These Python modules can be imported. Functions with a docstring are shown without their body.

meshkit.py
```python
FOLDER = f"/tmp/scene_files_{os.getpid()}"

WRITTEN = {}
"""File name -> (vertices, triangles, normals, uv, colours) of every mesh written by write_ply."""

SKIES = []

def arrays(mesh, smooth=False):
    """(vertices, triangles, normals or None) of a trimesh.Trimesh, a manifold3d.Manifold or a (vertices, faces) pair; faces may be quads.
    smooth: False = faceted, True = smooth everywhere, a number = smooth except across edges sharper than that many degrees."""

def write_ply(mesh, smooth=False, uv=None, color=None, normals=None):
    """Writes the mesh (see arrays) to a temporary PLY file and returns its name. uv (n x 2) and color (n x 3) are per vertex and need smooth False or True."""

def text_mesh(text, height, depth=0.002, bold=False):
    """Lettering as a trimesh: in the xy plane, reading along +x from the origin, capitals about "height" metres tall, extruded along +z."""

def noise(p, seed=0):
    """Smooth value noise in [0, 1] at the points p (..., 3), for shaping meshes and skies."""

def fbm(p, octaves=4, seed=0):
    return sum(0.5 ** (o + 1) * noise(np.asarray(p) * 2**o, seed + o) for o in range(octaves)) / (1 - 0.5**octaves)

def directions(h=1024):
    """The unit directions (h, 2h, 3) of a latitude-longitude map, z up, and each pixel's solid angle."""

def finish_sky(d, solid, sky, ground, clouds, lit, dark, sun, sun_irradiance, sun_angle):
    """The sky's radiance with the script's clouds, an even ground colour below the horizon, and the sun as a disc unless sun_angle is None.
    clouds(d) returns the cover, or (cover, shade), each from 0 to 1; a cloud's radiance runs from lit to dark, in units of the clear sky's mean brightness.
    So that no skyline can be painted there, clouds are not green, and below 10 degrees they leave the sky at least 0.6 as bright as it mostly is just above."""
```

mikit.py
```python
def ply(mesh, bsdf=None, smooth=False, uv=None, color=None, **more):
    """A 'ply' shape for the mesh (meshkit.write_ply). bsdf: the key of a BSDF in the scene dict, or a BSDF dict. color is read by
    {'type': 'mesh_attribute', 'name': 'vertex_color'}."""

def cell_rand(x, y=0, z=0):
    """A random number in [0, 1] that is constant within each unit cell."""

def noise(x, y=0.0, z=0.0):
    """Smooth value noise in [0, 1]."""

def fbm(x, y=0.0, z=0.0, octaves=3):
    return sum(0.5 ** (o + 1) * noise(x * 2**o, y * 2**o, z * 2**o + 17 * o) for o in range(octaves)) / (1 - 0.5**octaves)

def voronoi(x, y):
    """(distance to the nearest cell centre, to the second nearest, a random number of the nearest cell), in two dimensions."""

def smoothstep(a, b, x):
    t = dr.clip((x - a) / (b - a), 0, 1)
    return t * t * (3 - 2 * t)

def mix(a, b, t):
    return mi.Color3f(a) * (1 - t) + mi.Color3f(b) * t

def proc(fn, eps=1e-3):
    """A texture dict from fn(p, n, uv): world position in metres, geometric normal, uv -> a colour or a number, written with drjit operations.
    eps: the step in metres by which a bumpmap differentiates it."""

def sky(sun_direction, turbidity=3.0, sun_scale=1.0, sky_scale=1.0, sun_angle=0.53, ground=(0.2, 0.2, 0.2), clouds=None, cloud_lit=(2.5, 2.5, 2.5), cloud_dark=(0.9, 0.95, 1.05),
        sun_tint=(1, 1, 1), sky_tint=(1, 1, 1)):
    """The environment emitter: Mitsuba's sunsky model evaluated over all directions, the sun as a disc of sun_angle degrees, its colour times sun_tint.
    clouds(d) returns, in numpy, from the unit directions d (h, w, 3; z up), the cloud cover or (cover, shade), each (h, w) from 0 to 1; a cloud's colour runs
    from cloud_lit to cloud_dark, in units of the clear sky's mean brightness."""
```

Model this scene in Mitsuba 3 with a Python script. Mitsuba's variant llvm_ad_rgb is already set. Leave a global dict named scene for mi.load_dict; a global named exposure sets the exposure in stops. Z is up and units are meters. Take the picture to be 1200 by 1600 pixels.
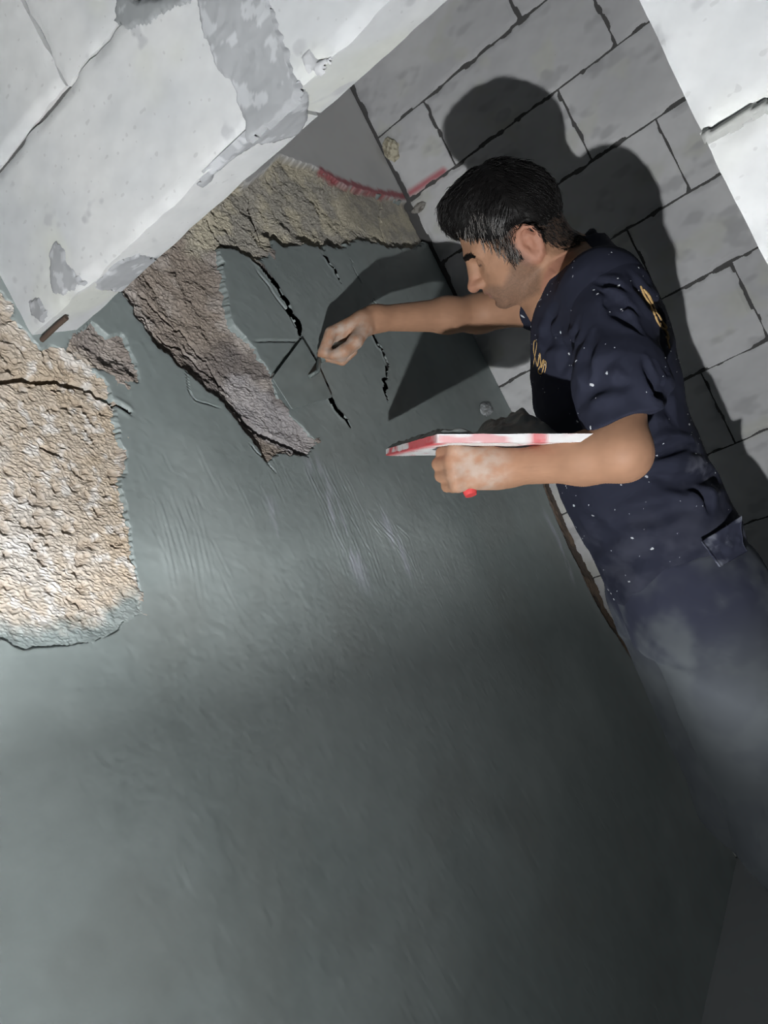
import math, random, numpy as np, trimesh, drjit as dr, mitsuba as mi, mikit, meshkit
from scipy import ndimage
from scipy.spatial import cKDTree
from PIL import Image, ImageDraw
from mikit import proc, noise, fbm, voronoi, smoothstep, mix, cell_rand
T = mi.ScalarTransform4f
rng = np.random.default_rng(7)
random.seed(7)
scene, labels = {}, {}

# ------------------------------------------------------------------ camera
FOC = 1300.0
ROLL, PIT, YAW = np.radians(27), np.radians(-2), np.radians(56)
CAM = np.array([0, 0, 1.38])
FW = np.array([0, np.cos(PIT), np.sin(PIT)])
R0 = np.array([1.0, 0, 0]); U0 = np.cross(R0, FW)
RI = np.cos(ROLL) * R0 - np.sin(ROLL) * U0
UI = np.sin(ROLL) * R0 + np.cos(ROLL) * U0
scene['camera'] = {'type': 'perspective', 'fov': math.degrees(2 * math.atan(600 / FOC)), 'fov_axis': 'x', 'near_clip': 0.02, 'far_clip': 50.0,
                   'to_world': T().look_at(origin=CAM.tolist(), target=(CAM + FW).tolist(), up=UI.tolist())}
exposure = 0.0
scene['ambient'] = {'type': 'constant', 'radiance': {'type': 'rgb', 'value': [0.048, 0.054, 0.058]}}
LAMP = np.array([-0.27, -0.10, 0.94])
LAMP_RAD = 19500.0

# walls: the left (plastered) wall runs along D1 to the corner, the back (block) wall along D2 from it
D1 = np.array([np.cos(YAW), np.sin(YAW), 0]); D2 = np.array([np.sin(YAW), -np.cos(YAW), 0])
ZU = np.array([0, 0, 1.0])
def ray(x, y): return FW + (x - 600) / FOC * RI - (y - 800) / FOC * UI
def P(x, y, d): return CAM + d * ray(x, y)
def onplane(x, y, p, n):
    r = ray(x, y); return CAM + r * ((p - CAM) @ n / (r @ n))
CORNER = P(775, 594, 2.25)
C0 = np.array([CORNER[0], CORNER[1], 0.0])
def left_sz(x, y):
    p = onplane(x, y, C0, D2); return (-(p - C0) @ D1, p[2])
def back_uz(x, y):
    p = onplane(x, y, C0, D1); return ((p - C0) @ D2, p[2])
FS = 1.340                                   # the opening's wall meets the left wall here
F0 = C0 - D1 * FS
def front_uz(x, y):
    p = onplane(x, y, F0, D1); return ((p - F0) @ D2, p[2])

# ------------------------------------------------------------------ helpers
def add(key, mesh, bsdf, label=None, cat=None, group=None, kind=None, **kw):
    scene[key] = mikit.ply(mesh, bsdf, **kw)
    e = {}
    if label: e['label'] = label
    if cat: e['category'] = cat
    if group: e['group'] = group
    if kind: e['kind'] = kind
    if e: labels[key] = e
    return key
def rgb(*c): return {'type': 'rgb', 'value': list(c)}
def mat(key, color, rough=0.6, spec=0.4, **kw):
    scene[key] = {'type': 'twosided', 'bsdf': {'type': 'principled', 'base_color': rgb(*color) if isinstance(color, tuple) else color, 'roughness': rough, 'specular': spec, **kw}}
def sm(a, b, x):
    t = np.clip((x - a) / (b - a), 0, 1); return t * t * (3 - 2 * t)
def fb(p, f, o=4, seed=0): return meshkit.fbm(np.asarray(p) * f, o, seed)
VC = {'type': 'mesh_attribute', 'name': 'vertex_color'}

def cham_box(x0, x1, y0, y1, z0, z1, c):
    """A box with chamfered edges."""
    import manifold3d as m3
    pts = []
    for x, sx in ((x0, 1), (x1, -1)):
        for y, sy in ((y0, 1), (y1, -1)):
            for z, sz in ((z0, 1), (z1, -1)):
                pts += [[x, y + sy * c, z + sz * c], [x + sx * c, y, z + sz * c], [x + sx * c, y + sy * c, z]]
    m = m3.Manifold.hull_points(np.array(pts)).to_mesh()
    return np.array(m.vert_properties[:, :3]), np.array(m.tri_verts)
def to_frame(v, o, ex, ey, ez): return o + v[:, :1] * ex + v[:, 1:2] * ey + v[:, 2:3] * ez
def tube_mesh(pts, radii, sides=8, cap=True):
    p = np.asarray(pts, float); n = len(p); r = np.broadcast_to(radii, (n,))
    t = np.gradient(p, axis=0); t /= np.linalg.norm(t, axis=1, keepdims=True) + 1e-12
    ref = np.array([0, 0, 1.0]) if abs(t[:, 2]).mean() < 0.8 else np.array([1.0, 0, 0])
    a = np.cross(t, ref); a /= np.linalg.norm(a, axis=1, keepdims=True) + 1e-12
    b = np.cross(t, a); ang = np.arange(sides) * 2 * np.pi / sides
    v = (p[:, None] + r[:, None, None] * (np.cos(ang)[None, :, None] * a[:, None] + np.sin(ang)[None, :, None] * b[:, None])).reshape(-1, 3)
    f = []
    for i in range(n - 1):
        for j in range(sides):
            k = (j + 1) % sides
            f += [[i * sides + j, i * sides + k, (i + 1) * sides + k], [i * sides + j, (i + 1) * sides + k, (i + 1) * sides + j]]
    if cap:
        v = np.vstack([v, p[:1], p[-1:]])
        for j in range(sides):
            k = (j + 1) % sides
            f += [[n * sides, k, j], [n * sides + 1, (n - 1) * sides + j, (n - 1) * sides + k]]
    return v, np.array(f)
def cat_mesh(ms):
    vs, fs, o = [], [], 0
    for v, f in ms:
        vs.append(v); fs.append(np.asarray(f) + o); o += len(v)
    return np.vstack(vs), np.vstack(fs)
def grid_faces(nu, nv, mask=None):
    i = np.arange(nu * nv).reshape(nu, nv)
    a, b, c, d = i[:-1, :-1], i[1:, :-1], i[1:, 1:], i[:-1, 1:]
    f = np.stack([a, b, c, a, c, d], -1)
    if mask is not None: f = f[mask]
    return f.reshape(-1, 3)
def compact(v, f, *arr):
    used = np.zeros(len(v), bool); used[f.ravel()] = True
    idx = np.cumsum(used) - 1
    return (v[used], idx[f]) + tuple(a[used] for a in arr)
def seg_d(S, Z, poly, reach=0.2):
    """Distance to a polyline, and the position along it from 0 to 1."""
    d = np.full(S.shape, 9.0); w = np.zeros(S.shape)
    n = len(poly) - 1
    for k in range(n):
        (a0, a1), (b0, b1) = poly[k], poly[k + 1]
        near = (S > min(a0, b0) - reach) & (S < max(a0, b0) + reach) & (Z > min(a1, b1) - reach) & (Z < max(a1, b1) + reach)
        s, z = S[near], Z[near]
        e = np.array([b0 - a0, b1 - a1]); t = np.clip(((s - a0) * e[0] + (z - a1) * e[1]) / (e @ e + 1e-12), 0, 1)
        q = np.hypot(s - a0 - t * e[0], z - a1 - t * e[1])
        old = d[near]; better = q < old
        wn = w[near]; wn[better] = (k + t[better]) / n; w[near] = wn
        d[near] = np.minimum(old, q)
    return d, w
def jitter(poly, amount, step, seed):
    """A polyline made ragged: resampled and pushed about."""
    r = np.random.default_rng(seed); out = []
    for a, b in zip(poly[:-1], poly[1:]):
        a, b = np.array(a), np.array(b); n = max(1, int(np.linalg.norm(b - a) / step))
        for k in range(n): out.append(a + (b - a) * k / n + r.normal(0, amount, 2) * (k > 0))
    out.append(np.array(poly[-1])); return [tuple(q) for q in out]

# ------------------------------------------------------------------ materials
RED0, RED1 = onplane(640, 302, C0, D1), onplane(692, 268, C0, D1)
def aac_color(p, n, uv):
    a = fbm(p.x * 5, p.y * 5, p.z * 5, 4); b = fbm(p.x * 38, p.y * 38, p.z * 38, 3); c = fbm(p.x * 11 + 40, p.y * 11, p.z * 11, 3)
    col = mix([0.47, 0.477, 0.49], [0.57, 0.577, 0.585], smoothstep(0.3, 0.7, a))
    col = mix(col, [0.49, 0.50, 0.45], smoothstep(0.56, 0.72, c) * 0.6)
    col = mix(col, [0.36, 0.365, 0.375], smoothstep(0.58, 0.74, fbm(p.x * 16, p.y * 16 + 9, p.z * 22, 3)) * 0.6)
    col = col * (0.93 + 0.14 * b)
    ex, ey, ez = [float(q) for q in RED1 - RED0]; L2 = ex * ex + ey * ey + ez * ez
    x, y, z = p.x - float(RED0[0]), p.y - float(RED0[1]), p.z - float(RED0[2])
    t = dr.clip((x * ex + y * ey + z * ez) / L2, 0, 1)
    d = dr.sqrt(dr.square(x - t * ex) + dr.square(y - t * ey) + dr.square(z - t * ez))
    return mix(col, [0.42, 0.045, 0.07], smoothstep(0.020, 0.004, d + 0.014 * (a - 0.5)) * 0.8)
scene['aac_grey'] = {'type': 'twosided', 'bsdf': {'type': 'principled', 'base_color': proc(aac_color), 'roughness': 0.85, 'specular': 0.2}}
def aac_white_color(p, n, uv):
    a = fbm(p.x * 7, p.y * 7, p.z * 7, 4); b = fbm(p.x * 60, p.y * 60, p.z * 60, 3)
    col = mix([0.385, 0.40, 0.41], [0.455, 0.465, 0.465], smoothstep(0.3, 0.7, a))
    col = mix(col, [0.41, 0.425, 0.37], smoothstep(0.55, 0.75, fbm(p.x * 9 + 30, p.y * 9, p.z * 9, 3)) * 0.5)
    col = mix(col, [0.32, 0.33, 0.34], smoothstep(0.70, 0.78, fbm(p.x * 30 + 3, p.y * 30, p.z * 30, 3)) * 0.8)
    col = mix(col, [0.20, 0.20, 0.20], smoothstep(0.86, 0.90, noise(p.x * 150, p.y * 150, p.z * 150)) * 0.25)
    return col * (0.93 + 0.14 * b)
scene['aac_white'] = {'type': 'twosided', 'bsdf': {'type': 'principled', 'base_color': proc(aac_white_color), 'roughness': 0.85, 'specular': 0.2}}
mat('joint', (0.085, 0.085, 0.085), 0.9, 0.2)
mat('smear', VC, 0.8, 0.25)
mat('stone', VC, 0.85, 0.25)
mat('mortar', VC, 0.5, 0.45)
mat('skin', VC, 0.58, 0.3)
mat('hair', (0.006, 0.0055, 0.0055), 0.45, 0.3)
mat('hair_grey', (0.20, 0.19, 0.18), 0.4, 0.5)
mat('shirt', VC, 0.85, 0.15, sheen=0.25)
mat('trousers', VC, 0.85, 0.15, sheen=0.2)
mat('shirt_rib', (0.017, 0.019, 0.030), 0.85, 0.15)
mat('gold', (0.50, 0.33, 0.14), 0.6, 0.3)
mat('speck', (0.52, 0.54, 0.58), 0.8, 0.2)
mat('board', VC, 0.55, 0.4)
mat('red_plastic', (0.62, 0.07, 0.07), 0.4, 0.5)
mat('steel', (0.13, 0.155, 0.15), 0.45, 0.5)
mat('rust', (0.060, 0.042, 0.032), 0.8, 0.3)
mat('foam', VC, 0.85, 0.2)
mat('black', (0.012, 0.012, 0.013), 0.6, 0.4)
mat('concrete', (0.30, 0.32, 0.33), 0.9, 0.2)

# ------------------------------------------------------------------ floor
v, f = cham_box(-4, 4, -3, 4.5, -0.12, 0.0, 0.003)
add('floor', (v, f), 'concrete', 'bare grey concrete floor', kind='structure')

# ------------------------------------------------------------------ left wall: rock with a mortar coat
ax = lambda *seg: np.concatenate([np.arange(a, b - 1e-9, st) for a, b, st in seg])
gs = np.append(ax((0.0, 1.58, 0.0024), (1.58, 2.0, 0.006), (2.0, 3.4, 0.03)), 3.4)
gz = np.append(ax((0.0, 0.7, 0.02), (0.7, 1.12, 0.006), (1.12, 2.32, 0.0024), (2.32, 2.7, 0.02)), 2.7)
S, Z = np.meshgrid(gs, gz, indexing='ij')
pts3 = np.stack([S, Z, np.zeros_like(S)], -1)
RES = 0.004
def sd_poly(img_poly):
    """Signed distance in metres (positive inside) to a polygon given on the wall, sampled on the grid."""
    q = np.array([left_sz(*p) for p in img_poly])
    W, Hh = int(3.4 / RES), int(2.7 / RES)
    im = Image.new('L', (W, Hh)); ImageDraw.Draw(im).polygon([tuple(x / RES) for x in q], fill=1)
    m = np.asarray(im) > 0
    d = (ndimage.distance_transform_edt(m) - ndimage.distance_transform_edt(~m)) * RES
    return ndimage.map_coordinates(d, [Z / RES, S / RES], order=1, mode='nearest')
rag = 0.030 * (fb(pts3, 14, 4, 3) - 0.5) + 0.016 * (fb(pts3, 60, 3, 4) - 0.5)
R1 = sd_poly([(-700, 100), (0, 455), (60, 545), (95, 540), (130, 555), (160, 590), (180, 640), (188, 700), (183, 750), (198, 830), (205, 880), (215, 960), (205, 1060), (0, 1060), (-700, 1100)])
R2 = sd_poly([(170, 430), (200, 340), (330, 300), (345, 440), (362, 500), (398, 545), (418, 580), (430, 620), (455, 655), (492, 688), (480, 712), (442, 704), (418, 722), (395, 690), (372, 650), (330, 610), (290, 575), (250, 540), (226, 505), (212, 480)])
R3 = sd_poly([(300, 390), (290, 330), (390, 210), (440, 205), (490, 258), (540, 288), (600, 303), (645, 318), (668, 372), (640, 386), (600, 382), (560, 372), (505, 390), (470, 378), (440, 380), (425, 372), (415, 392), (400, 408), (365, 388), (335, 385), (320, 395)])
R4 = sd_poly([(95, 545), (140, 500), (190, 520), (212, 560), (210, 590), (180, 590), (150, 575)])
R5 = sd_poly([(846, 752), (858, 782), (876, 825), (893, 865), (917, 915), (942, 962), (1010, 1060), (1010, 960), (900, 730), (860, 735)])
UP = sd_poly([(380, 290), (438, 240), (490, 260), (540, 290), (600, 305), (645, 318), (660, 350), (520, -60), (380, 100)])
# the mortar coat thins out irregularly over the foot of the bare rock
FA, FB = np.array(left_sz(0, 960)), np.array(left_sz(200, 905))
foot_d = (Z - (FA[1] + (S - FA[0]) * (FB[1] - FA[1]) / (FB[0] - FA[0])))       # height above the lower end of the bare rock
foot = sm(0.045, -0.06, foot_d - 0.09 * (fb(pts3, 10, 4, 8) - 0.5)) 
R1c = np.minimum(R1 + rag, (0.93 - foot) * 0.25)
foot = foot * sm(-0.012, 0.004, R1 + rag)
rock_sd = np.maximum.reduce([R1c, R2 + rag * 0.9, R3 + rag, R4 + rag * 1.2, R5 + rag * 0.6])
up_sd = UP + rag * 0.45
rock_sd = np.where(up_sd > 0, np.maximum(rock_sd, up_sd), rock_sd)
# strata of the rock, running down to the right
e1 = np.array(left_sz(480, 712)) - np.array(left_sz(215, 480)); e1 /= np.linalg.norm(e1); e2 = np.array([-e1[1], e1[0]])
al, pe = S * e1[0] + Z * e1[1], S * e2[0] + Z * e2[1]
wob = 0.03 * (fb(pts3, 8, 3, 12) - 0.5)
strata = np.stack([al * 0.35, pe + wob, 0 * S], -1)
rid = lambda f, o, s: 1 - np.abs(2 * fb(strata, f, o, s) - 1)
fine = fb(pts3, 130, 3, 21)
gran = fb(pts3, 55, 4, 22)
grit = rng.random(S.shape) - 0.5
chip = np.abs(2 * fb(pts3, 26, 4, 27) - 1)
h_rock = -0.018 + 0.034 * (fb(pts3, 6, 4, 20) - 0.5) + 0.012 * (rid(9, 5, 23) - 0.6) + 0.010 * (chip - 0.3) + 0.006 * (gran - 0.5) + 0.006 * (fine - 0.5) + 0.0036 * grit + 0.012 * np.exp(-np.abs(rock_sd) / 0.02)
pits = sm(0.60, 0.72, fb(pts3, 75, 2, 31))
h_r1 = -0.006 + 0.020 * (fb(pts3, 5, 3, 24) - 0.5) + 0.002 * (chip - 0.3) + 0.003 * (gran - 0.5) + 0.005 * (fine - 0.5) + 0.0030 * grit - 0.004 * pits + 0.005 * np.exp(-np.maximum(rock_sd, 0) / 0.02)
w1 = sm(-0.02, 0.01, R1)
h_rock = h_rock * (1 - w1) + h_r1 * w1
w3 = sm(0.0, 0.03, sd_poly([(520, 280), (600, 300), (660, 320), (680, 380), (600, 375), (545, 350)]))
h_rock = h_rock * (1 - 0.7 * w3) + 0.7 * w3 * (-0.012 + 0.012 * (fb(pts3, 10, 3, 25) - 0.5))
w5 = sm(-0.01, 0.005, R5)
h_rock = h_rock * (1 - 0.35 * w5) + 0.004 * w5
cracks_rock = [([(0, 592), (30, 588), (75, 590), (120, 594), (150, 606), (178, 628), (205, 645)], 0.0035, 0.020, 0), ([(362, 622), (385, 645), (402, 662), (435, 682), (455, 693), (484, 713)], 0.005, 0.035, 0),
               ([(222, 520), (245, 545), (275, 570), (300, 598)], 0.003, 0.016, 0), ([(255, 520), (300, 545), (330, 575), (352, 595)], 0.0025, 0.012, 0), ([(402, 300), (405, 330), (418, 372)], 0.003, 0.012, 0),
               ([(70, 693), (100, 708)], 0.002, 0.010, 0), ([(330, 340), (352, 380), (388, 398), (402, 408)], 0.003, 0.015, 0), ([(225, 455), (262, 490), (300, 515), (335, 560), (360, 600)], 0.0025, 0.012, 0),
               ([(602, 310), (600, 345), (604, 370)], 0.002, 0.008, 0)]
dark = np.zeros_like(S)
for k, (pl, wd, dp, _) in enumerate(cracks_rock):
    d, w = seg_d(S, Z, jitter([left_sz(*p) for p in pl], 0.0025, 0.010, 100 + k), 0.04)
    g = sm(wd * 1.6, wd * 0.3, d); h_rock = h_rock - dp * g; dark = np.maximum(dark, g)
# the mortar coat's own relief
h_coat = 0.004 * (fb(pts3, 3.5, 3, 41) - 0.5) + 0.0013 * (fb(np.stack([S * 2.2 + Z * .9, Z * 0.7, 0 * S], -1), 9, 3, 42) - 0.5) + 0.0009 * (fb(pts3, 90, 2, 43) - 0.5)
h_coat = h_coat + 0.0007 * (fb(pts3, 150, 1, 44) - 0.5) * sm(1.45, 1.25, Z)
pale = np.zeros_like(S)
cut = np.zeros(S.shape, bool)
cutn = fb(pts3, 60, 3, 46)
def groove(pl, wd, dp, lip, jit, seed, step=0.012, taper=True, through=0.0):
    global h_coat, cut
    d, w = seg_d(S, Z, jitter([left_sz(*p) for p in pl], jit, step, seed), 0.05)
    env = np.clip(np.minimum(w, 1 - w) * 8, 0.15, 1) if taper else 1
    if through: cut |= d < through * env * (0.25 + 1.6 * sm(0.3, 0.75, cutn))
    h_coat = h_coat - dp * env * sm(wd * 1.3, wd * 0.25, d) + lip * env * np.exp(-((d - wd * 1.7) / (wd * 0.8)) ** 2)
    return d
groove([(385, 392), (418, 428), (440, 462), (452, 480), (465, 503), (470, 530)], 0.0036, 0.004, 0.0016, 0.0050, 1, through=0.0042)
groove([(470, 530), (483, 552), (494, 566), (497, 590), (509, 602), (515, 622), (532, 648), (548, 668)], 0.0036, 0.004, 0.0016, 0.0045, 2, through=0.0042)
groove([(400, 420), (425, 455), (455, 495), (470, 520)], 0.0035, 0.004, 0.0005, 0.002, 3)
groove([(587, 466), (580, 520), (595, 542), (606, 572), (599, 610), (606, 628)], 0.0028, 0.004, 0.0016, 0.0050, 4, through=0.0026)
groove([(505, 398), (522, 420), (533, 442)], 0.0028, 0.004, 0.0016, 0.0035, 5, through=0.0026)
groove([(545, 402), (556, 425), (566, 445)], 0.0014, 0.003, 0.001, 0.003, 6)
groove([(178, 628), (190, 634), (207, 646)], 0.0046, 0.004, 0.0016, 0.002, 7, through=0.0042)
groove([(395, 533), (470, 533)], 0.0026, 0.004, 0.0004, 0.0006, 8)
groove([(470, 531), (425, 592)], 0.0042, 0.012, 0.0006, 0.0006, 9)
groove([(290, 575), (296, 610), (305, 625), (345, 637)], 0.0012, 0.004, 0.0012, 0.0015, 10)
groove([(392, 693), (412, 715), (432, 738)], 0.0014, 0.005, 0.001, 0.002, 11)
for k in range(9):                                   # trowel strokes
    x = 238 + k * 8 + random.uniform(-3, 3)
    groove([(x, 755 + random.uniform(0, 40)), (x + 17, 830), (x + 36, 890 + random.uniform(0, 60))], 0.0022, 0.0003, 0.0005, 0.0006, 300 + k, 0.06)
for k in range(10):
    x = 470 + k * 7 + random.uniform(-4, 4)
    groove([(x, 705 + random.uniform(0, 40)), (x + 34, 800), (x + 76 + random.uniform(-8, 8), 870 + random.uniform(0, 70))], 0.0022, 0.0004, 0.0006, 0.0012, 330 + k, 0.02)
for k in range(9):
    x = 568 + k * 5 + random.uniform(-4, 4)
    groove([(x, 765 + random.uniform(0, 60)), (x + 28, 840), (x + 58, 900 + random.uniform(-20, 40))], 0.0020, 0.0004, 0.0006, 0.0016, 350 + k, 0.02)
for k in range(8):
    x = 840 + k * 4 + random.uniform(-5, 5)
    groove([(x, 790 + random.uniform(0, 30)), (x + 20, 840), (x + 44, 900 + random.uniform(-20, 20))], 0.0020, 0.0004, 0.0006, 0.0014, 370 + k, 0.02)
for k in range(26):
    x, y = random.uniform(220, 760), random.uniform(690, 930); L = random.uniform(25, 80)
    groove([(x, y), (x + .42 * L, y + .9 * L)], 0.0024, 0.0002, 0.0003, 0.0012, 400 + k, 0.03)
def band(pl, wd, seed):
    d, w = seg_d(S, Z, [left_sz(*p) for p in pl], 0.12)
    n = fb(np.stack([S * 3 + Z * 1.2, Z * .8, 0 * S], -1), 22, 4, seed)
    return sm(wd, 0, d) * sm(0.33, 0.62, n) * np.clip(np.minimum(w, 1 - w) * 5, 0, 1)
pale = np.maximum.reduce([band([(475, 690), (510, 770), (545, 850), (580, 935)], 0.035, 51), band([(590, 790), (620, 850), (650, 910)], 0.025, 52) * 0.8, band([(845, 790), (875, 850), (900, 920)], 0.022, 53), band([(420, 770), (440, 850)], 0.02, 54) * 0.6])
dusk = sm(0.35, 0.7, fb(pts3, 4.2, 4, 60))
# coat thickness fades at its ragged edges
footw = sm(0.45, 0.85, foot)
edge = sm(0.003, -0.0015, rock_sd)
lipz = np.exp(-((rock_sd + 0.012) / 0.007) ** 2)
h_coat = h_coat + (1 - footw) * (0.0005 * lipz * (fb(pts3, 30, 3, 61)) - 0.009 * (1 - edge)) - 0.008 * footw * sm(-0.002, 0.004, rock_sd) - 0.02 * sm(0.0, 0.012, rock_sd)
vis_coat = (rock_sd < 0.010)
# skim of mortar over the rock's foot: rock is filled towards the coat
fill = sm(0.25, 0.8, foot + 0.5 * (gran - 0.5) * (foot > 0.02))
h_rock = h_rock * (1 - 0.85 * foot) + foot * 0.85 * (-0.002 + 0.006 * (gran - 0.5))
upw = sm(-0.004, 0.004, up_sd)
h_rock = h_rock * (1 - upw) + upw * (0.001 + 0.0015 * (gran - 0.5))
h_rock = np.where(rock_sd < -0.010, np.minimum(h_rock, -0.012), h_rock)
# colours (what the materials are, never light)
c3 = lambda *c: np.array(c)[None, None, :]
def mx(a, b, t): return a * (1 - t[..., None]) + b * t[..., None]
n1, n2, n3 = fb(pts3, 5, 4, 71), fb(pts3, 24, 4, 72), fb(pts3, 70, 3, 73)
col = mx(c3(0.235, 0.200, 0.170) + 0 * pts3, c3(0.150, 0.135, 0.130) + 0 * pts3, sm(0.35, 0.65, n1))
col = mx(col, c3(0.33, 0.30, 0.275) + 0 * pts3, sm(0.52, 0.74, n2) * 0.8)
col = mx(col, c3(0.34, 0.33, 0.34) + 0 * pts3, sm(0.02, 0.0, np.abs(seg_d(S, Z, [left_sz(*p) for p in [(390, 610), (430, 655), (470, 690)]], 0.1)[0]) - 0.03) * 0.6)
tan = mx(c3(0.40, 0.37, 0.29) + 0 * pts3, c3(0.29, 0.275, 0.24) + 0 * pts3, sm(0.35, 0.65, n2))
w3b = sm(-0.02, 0.02, R3)
col = mx(col, tan, w3b)
rub = mx(c3(0.40, 0.375, 0.34) + 0 * pts3, c3(0.50, 0.49, 0.47) + 0 * pts3, sm(0.38, 0.62, n1))
rub = mx(rub, c3(0.40, 0.31, 0.21) + 0 * pts3, sm(0.45, 0.65, n2) * 0.35)
och = sm(0.16, 0.02, seg_d(S, Z, [left_sz(*p) for p in [(60, 600), (130, 620), (185, 660), (190, 760), (200, 880)]], 0.2)[0] + 0.10 * (n1 - 0.45))
rub = mx(rub, c3(0.32, 0.245, 0.16) + 0 * pts3, och * 0.5)
rub = mx(rub, c3(0.53, 0.52, 0.50) + 0 * pts3, sm(0.58, 0.72, n3) * 0.7)
rub = mx(rub, c3(0.25, 0.20, 0.15) + 0 * pts3, pits * 0.55)
col = mx(col, rub, w1)
col = col * (1 + 0.34 * grit)[..., None]
aac = mx(c3(0.44, 0.445, 0.44) + 0 * pts3, c3(0.50, 0.50, 0.495) + 0 * pts3, sm(0.3, 0.7, n1))
col = mx(col, aac, upw)
col = mx(col, mx(c3(0.15, 0.11, 0.08) + 0 * pts3, c3(0.07, 0.055, 0.045) + 0 * pts3, sm(0.4, 0.6, n2)), w5 * 0.9)
coatc = mx(c3(0.212, 0.248, 0.244) + 0 * pts3, c3(0.258, 0.296, 0.291) + 0 * pts3, dusk)
coatc = mx(coatc, c3(0.215, 0.238, 0.230) + 0 * pts3, sm(0.5, 0.75, fb(pts3, 6, 3, 75)) * 0.5)
coatc = coatc * (0.94 + 0.12 * fb(pts3, 45, 3, 76))[..., None]
coatc = mx(coatc, c3(0.36, 0.39, 0.43) + 0 * pts3, pale * 0.95)
col = mx(col, coatc * 1.1, np.clip(fill * 1.0, 0, 1))
red = seg_d(S, Z, [left_sz(*p) for p in [(503, 266), (525, 280), (560, 292), (590, 301), (640, 308)]], 0.05)[0]
col = mx(col, c3(0.26, 0.03, 0.045) + 0 * pts3, sm(0.017, 0.002, red + 0.014 * (n3 - 0.5)) * 0.8)
def wall_pos(h): return C0 - D1 * S[..., None] + D2 * h[..., None] + ZU * Z[..., None]
nf = S.shape
v = wall_pos(h_rock).reshape(-1, 3); f = grid_faces(*nf)
vis = (rock_sd > -0.035) | (foot > 0.02)
keep = vis[:-1, :-1] | vis[1:, 1:]
v1, f1, cc = compact(v, grid_faces(*nf, mask=keep), col.reshape(-1, 3))
add('wall_left', (v1, f1), 'stone', 'bare rubble rock wall under a wet grey mortar coat', kind='structure', smooth=False, color=np.clip(cc, 0, 1))
keep = (vis_coat[:-1, :-1] & vis_coat[1:, 1:]) & ~(cut[:-1, :-1] | cut[1:, 1:]) & (foot[:-1, :-1] < 9)
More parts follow.
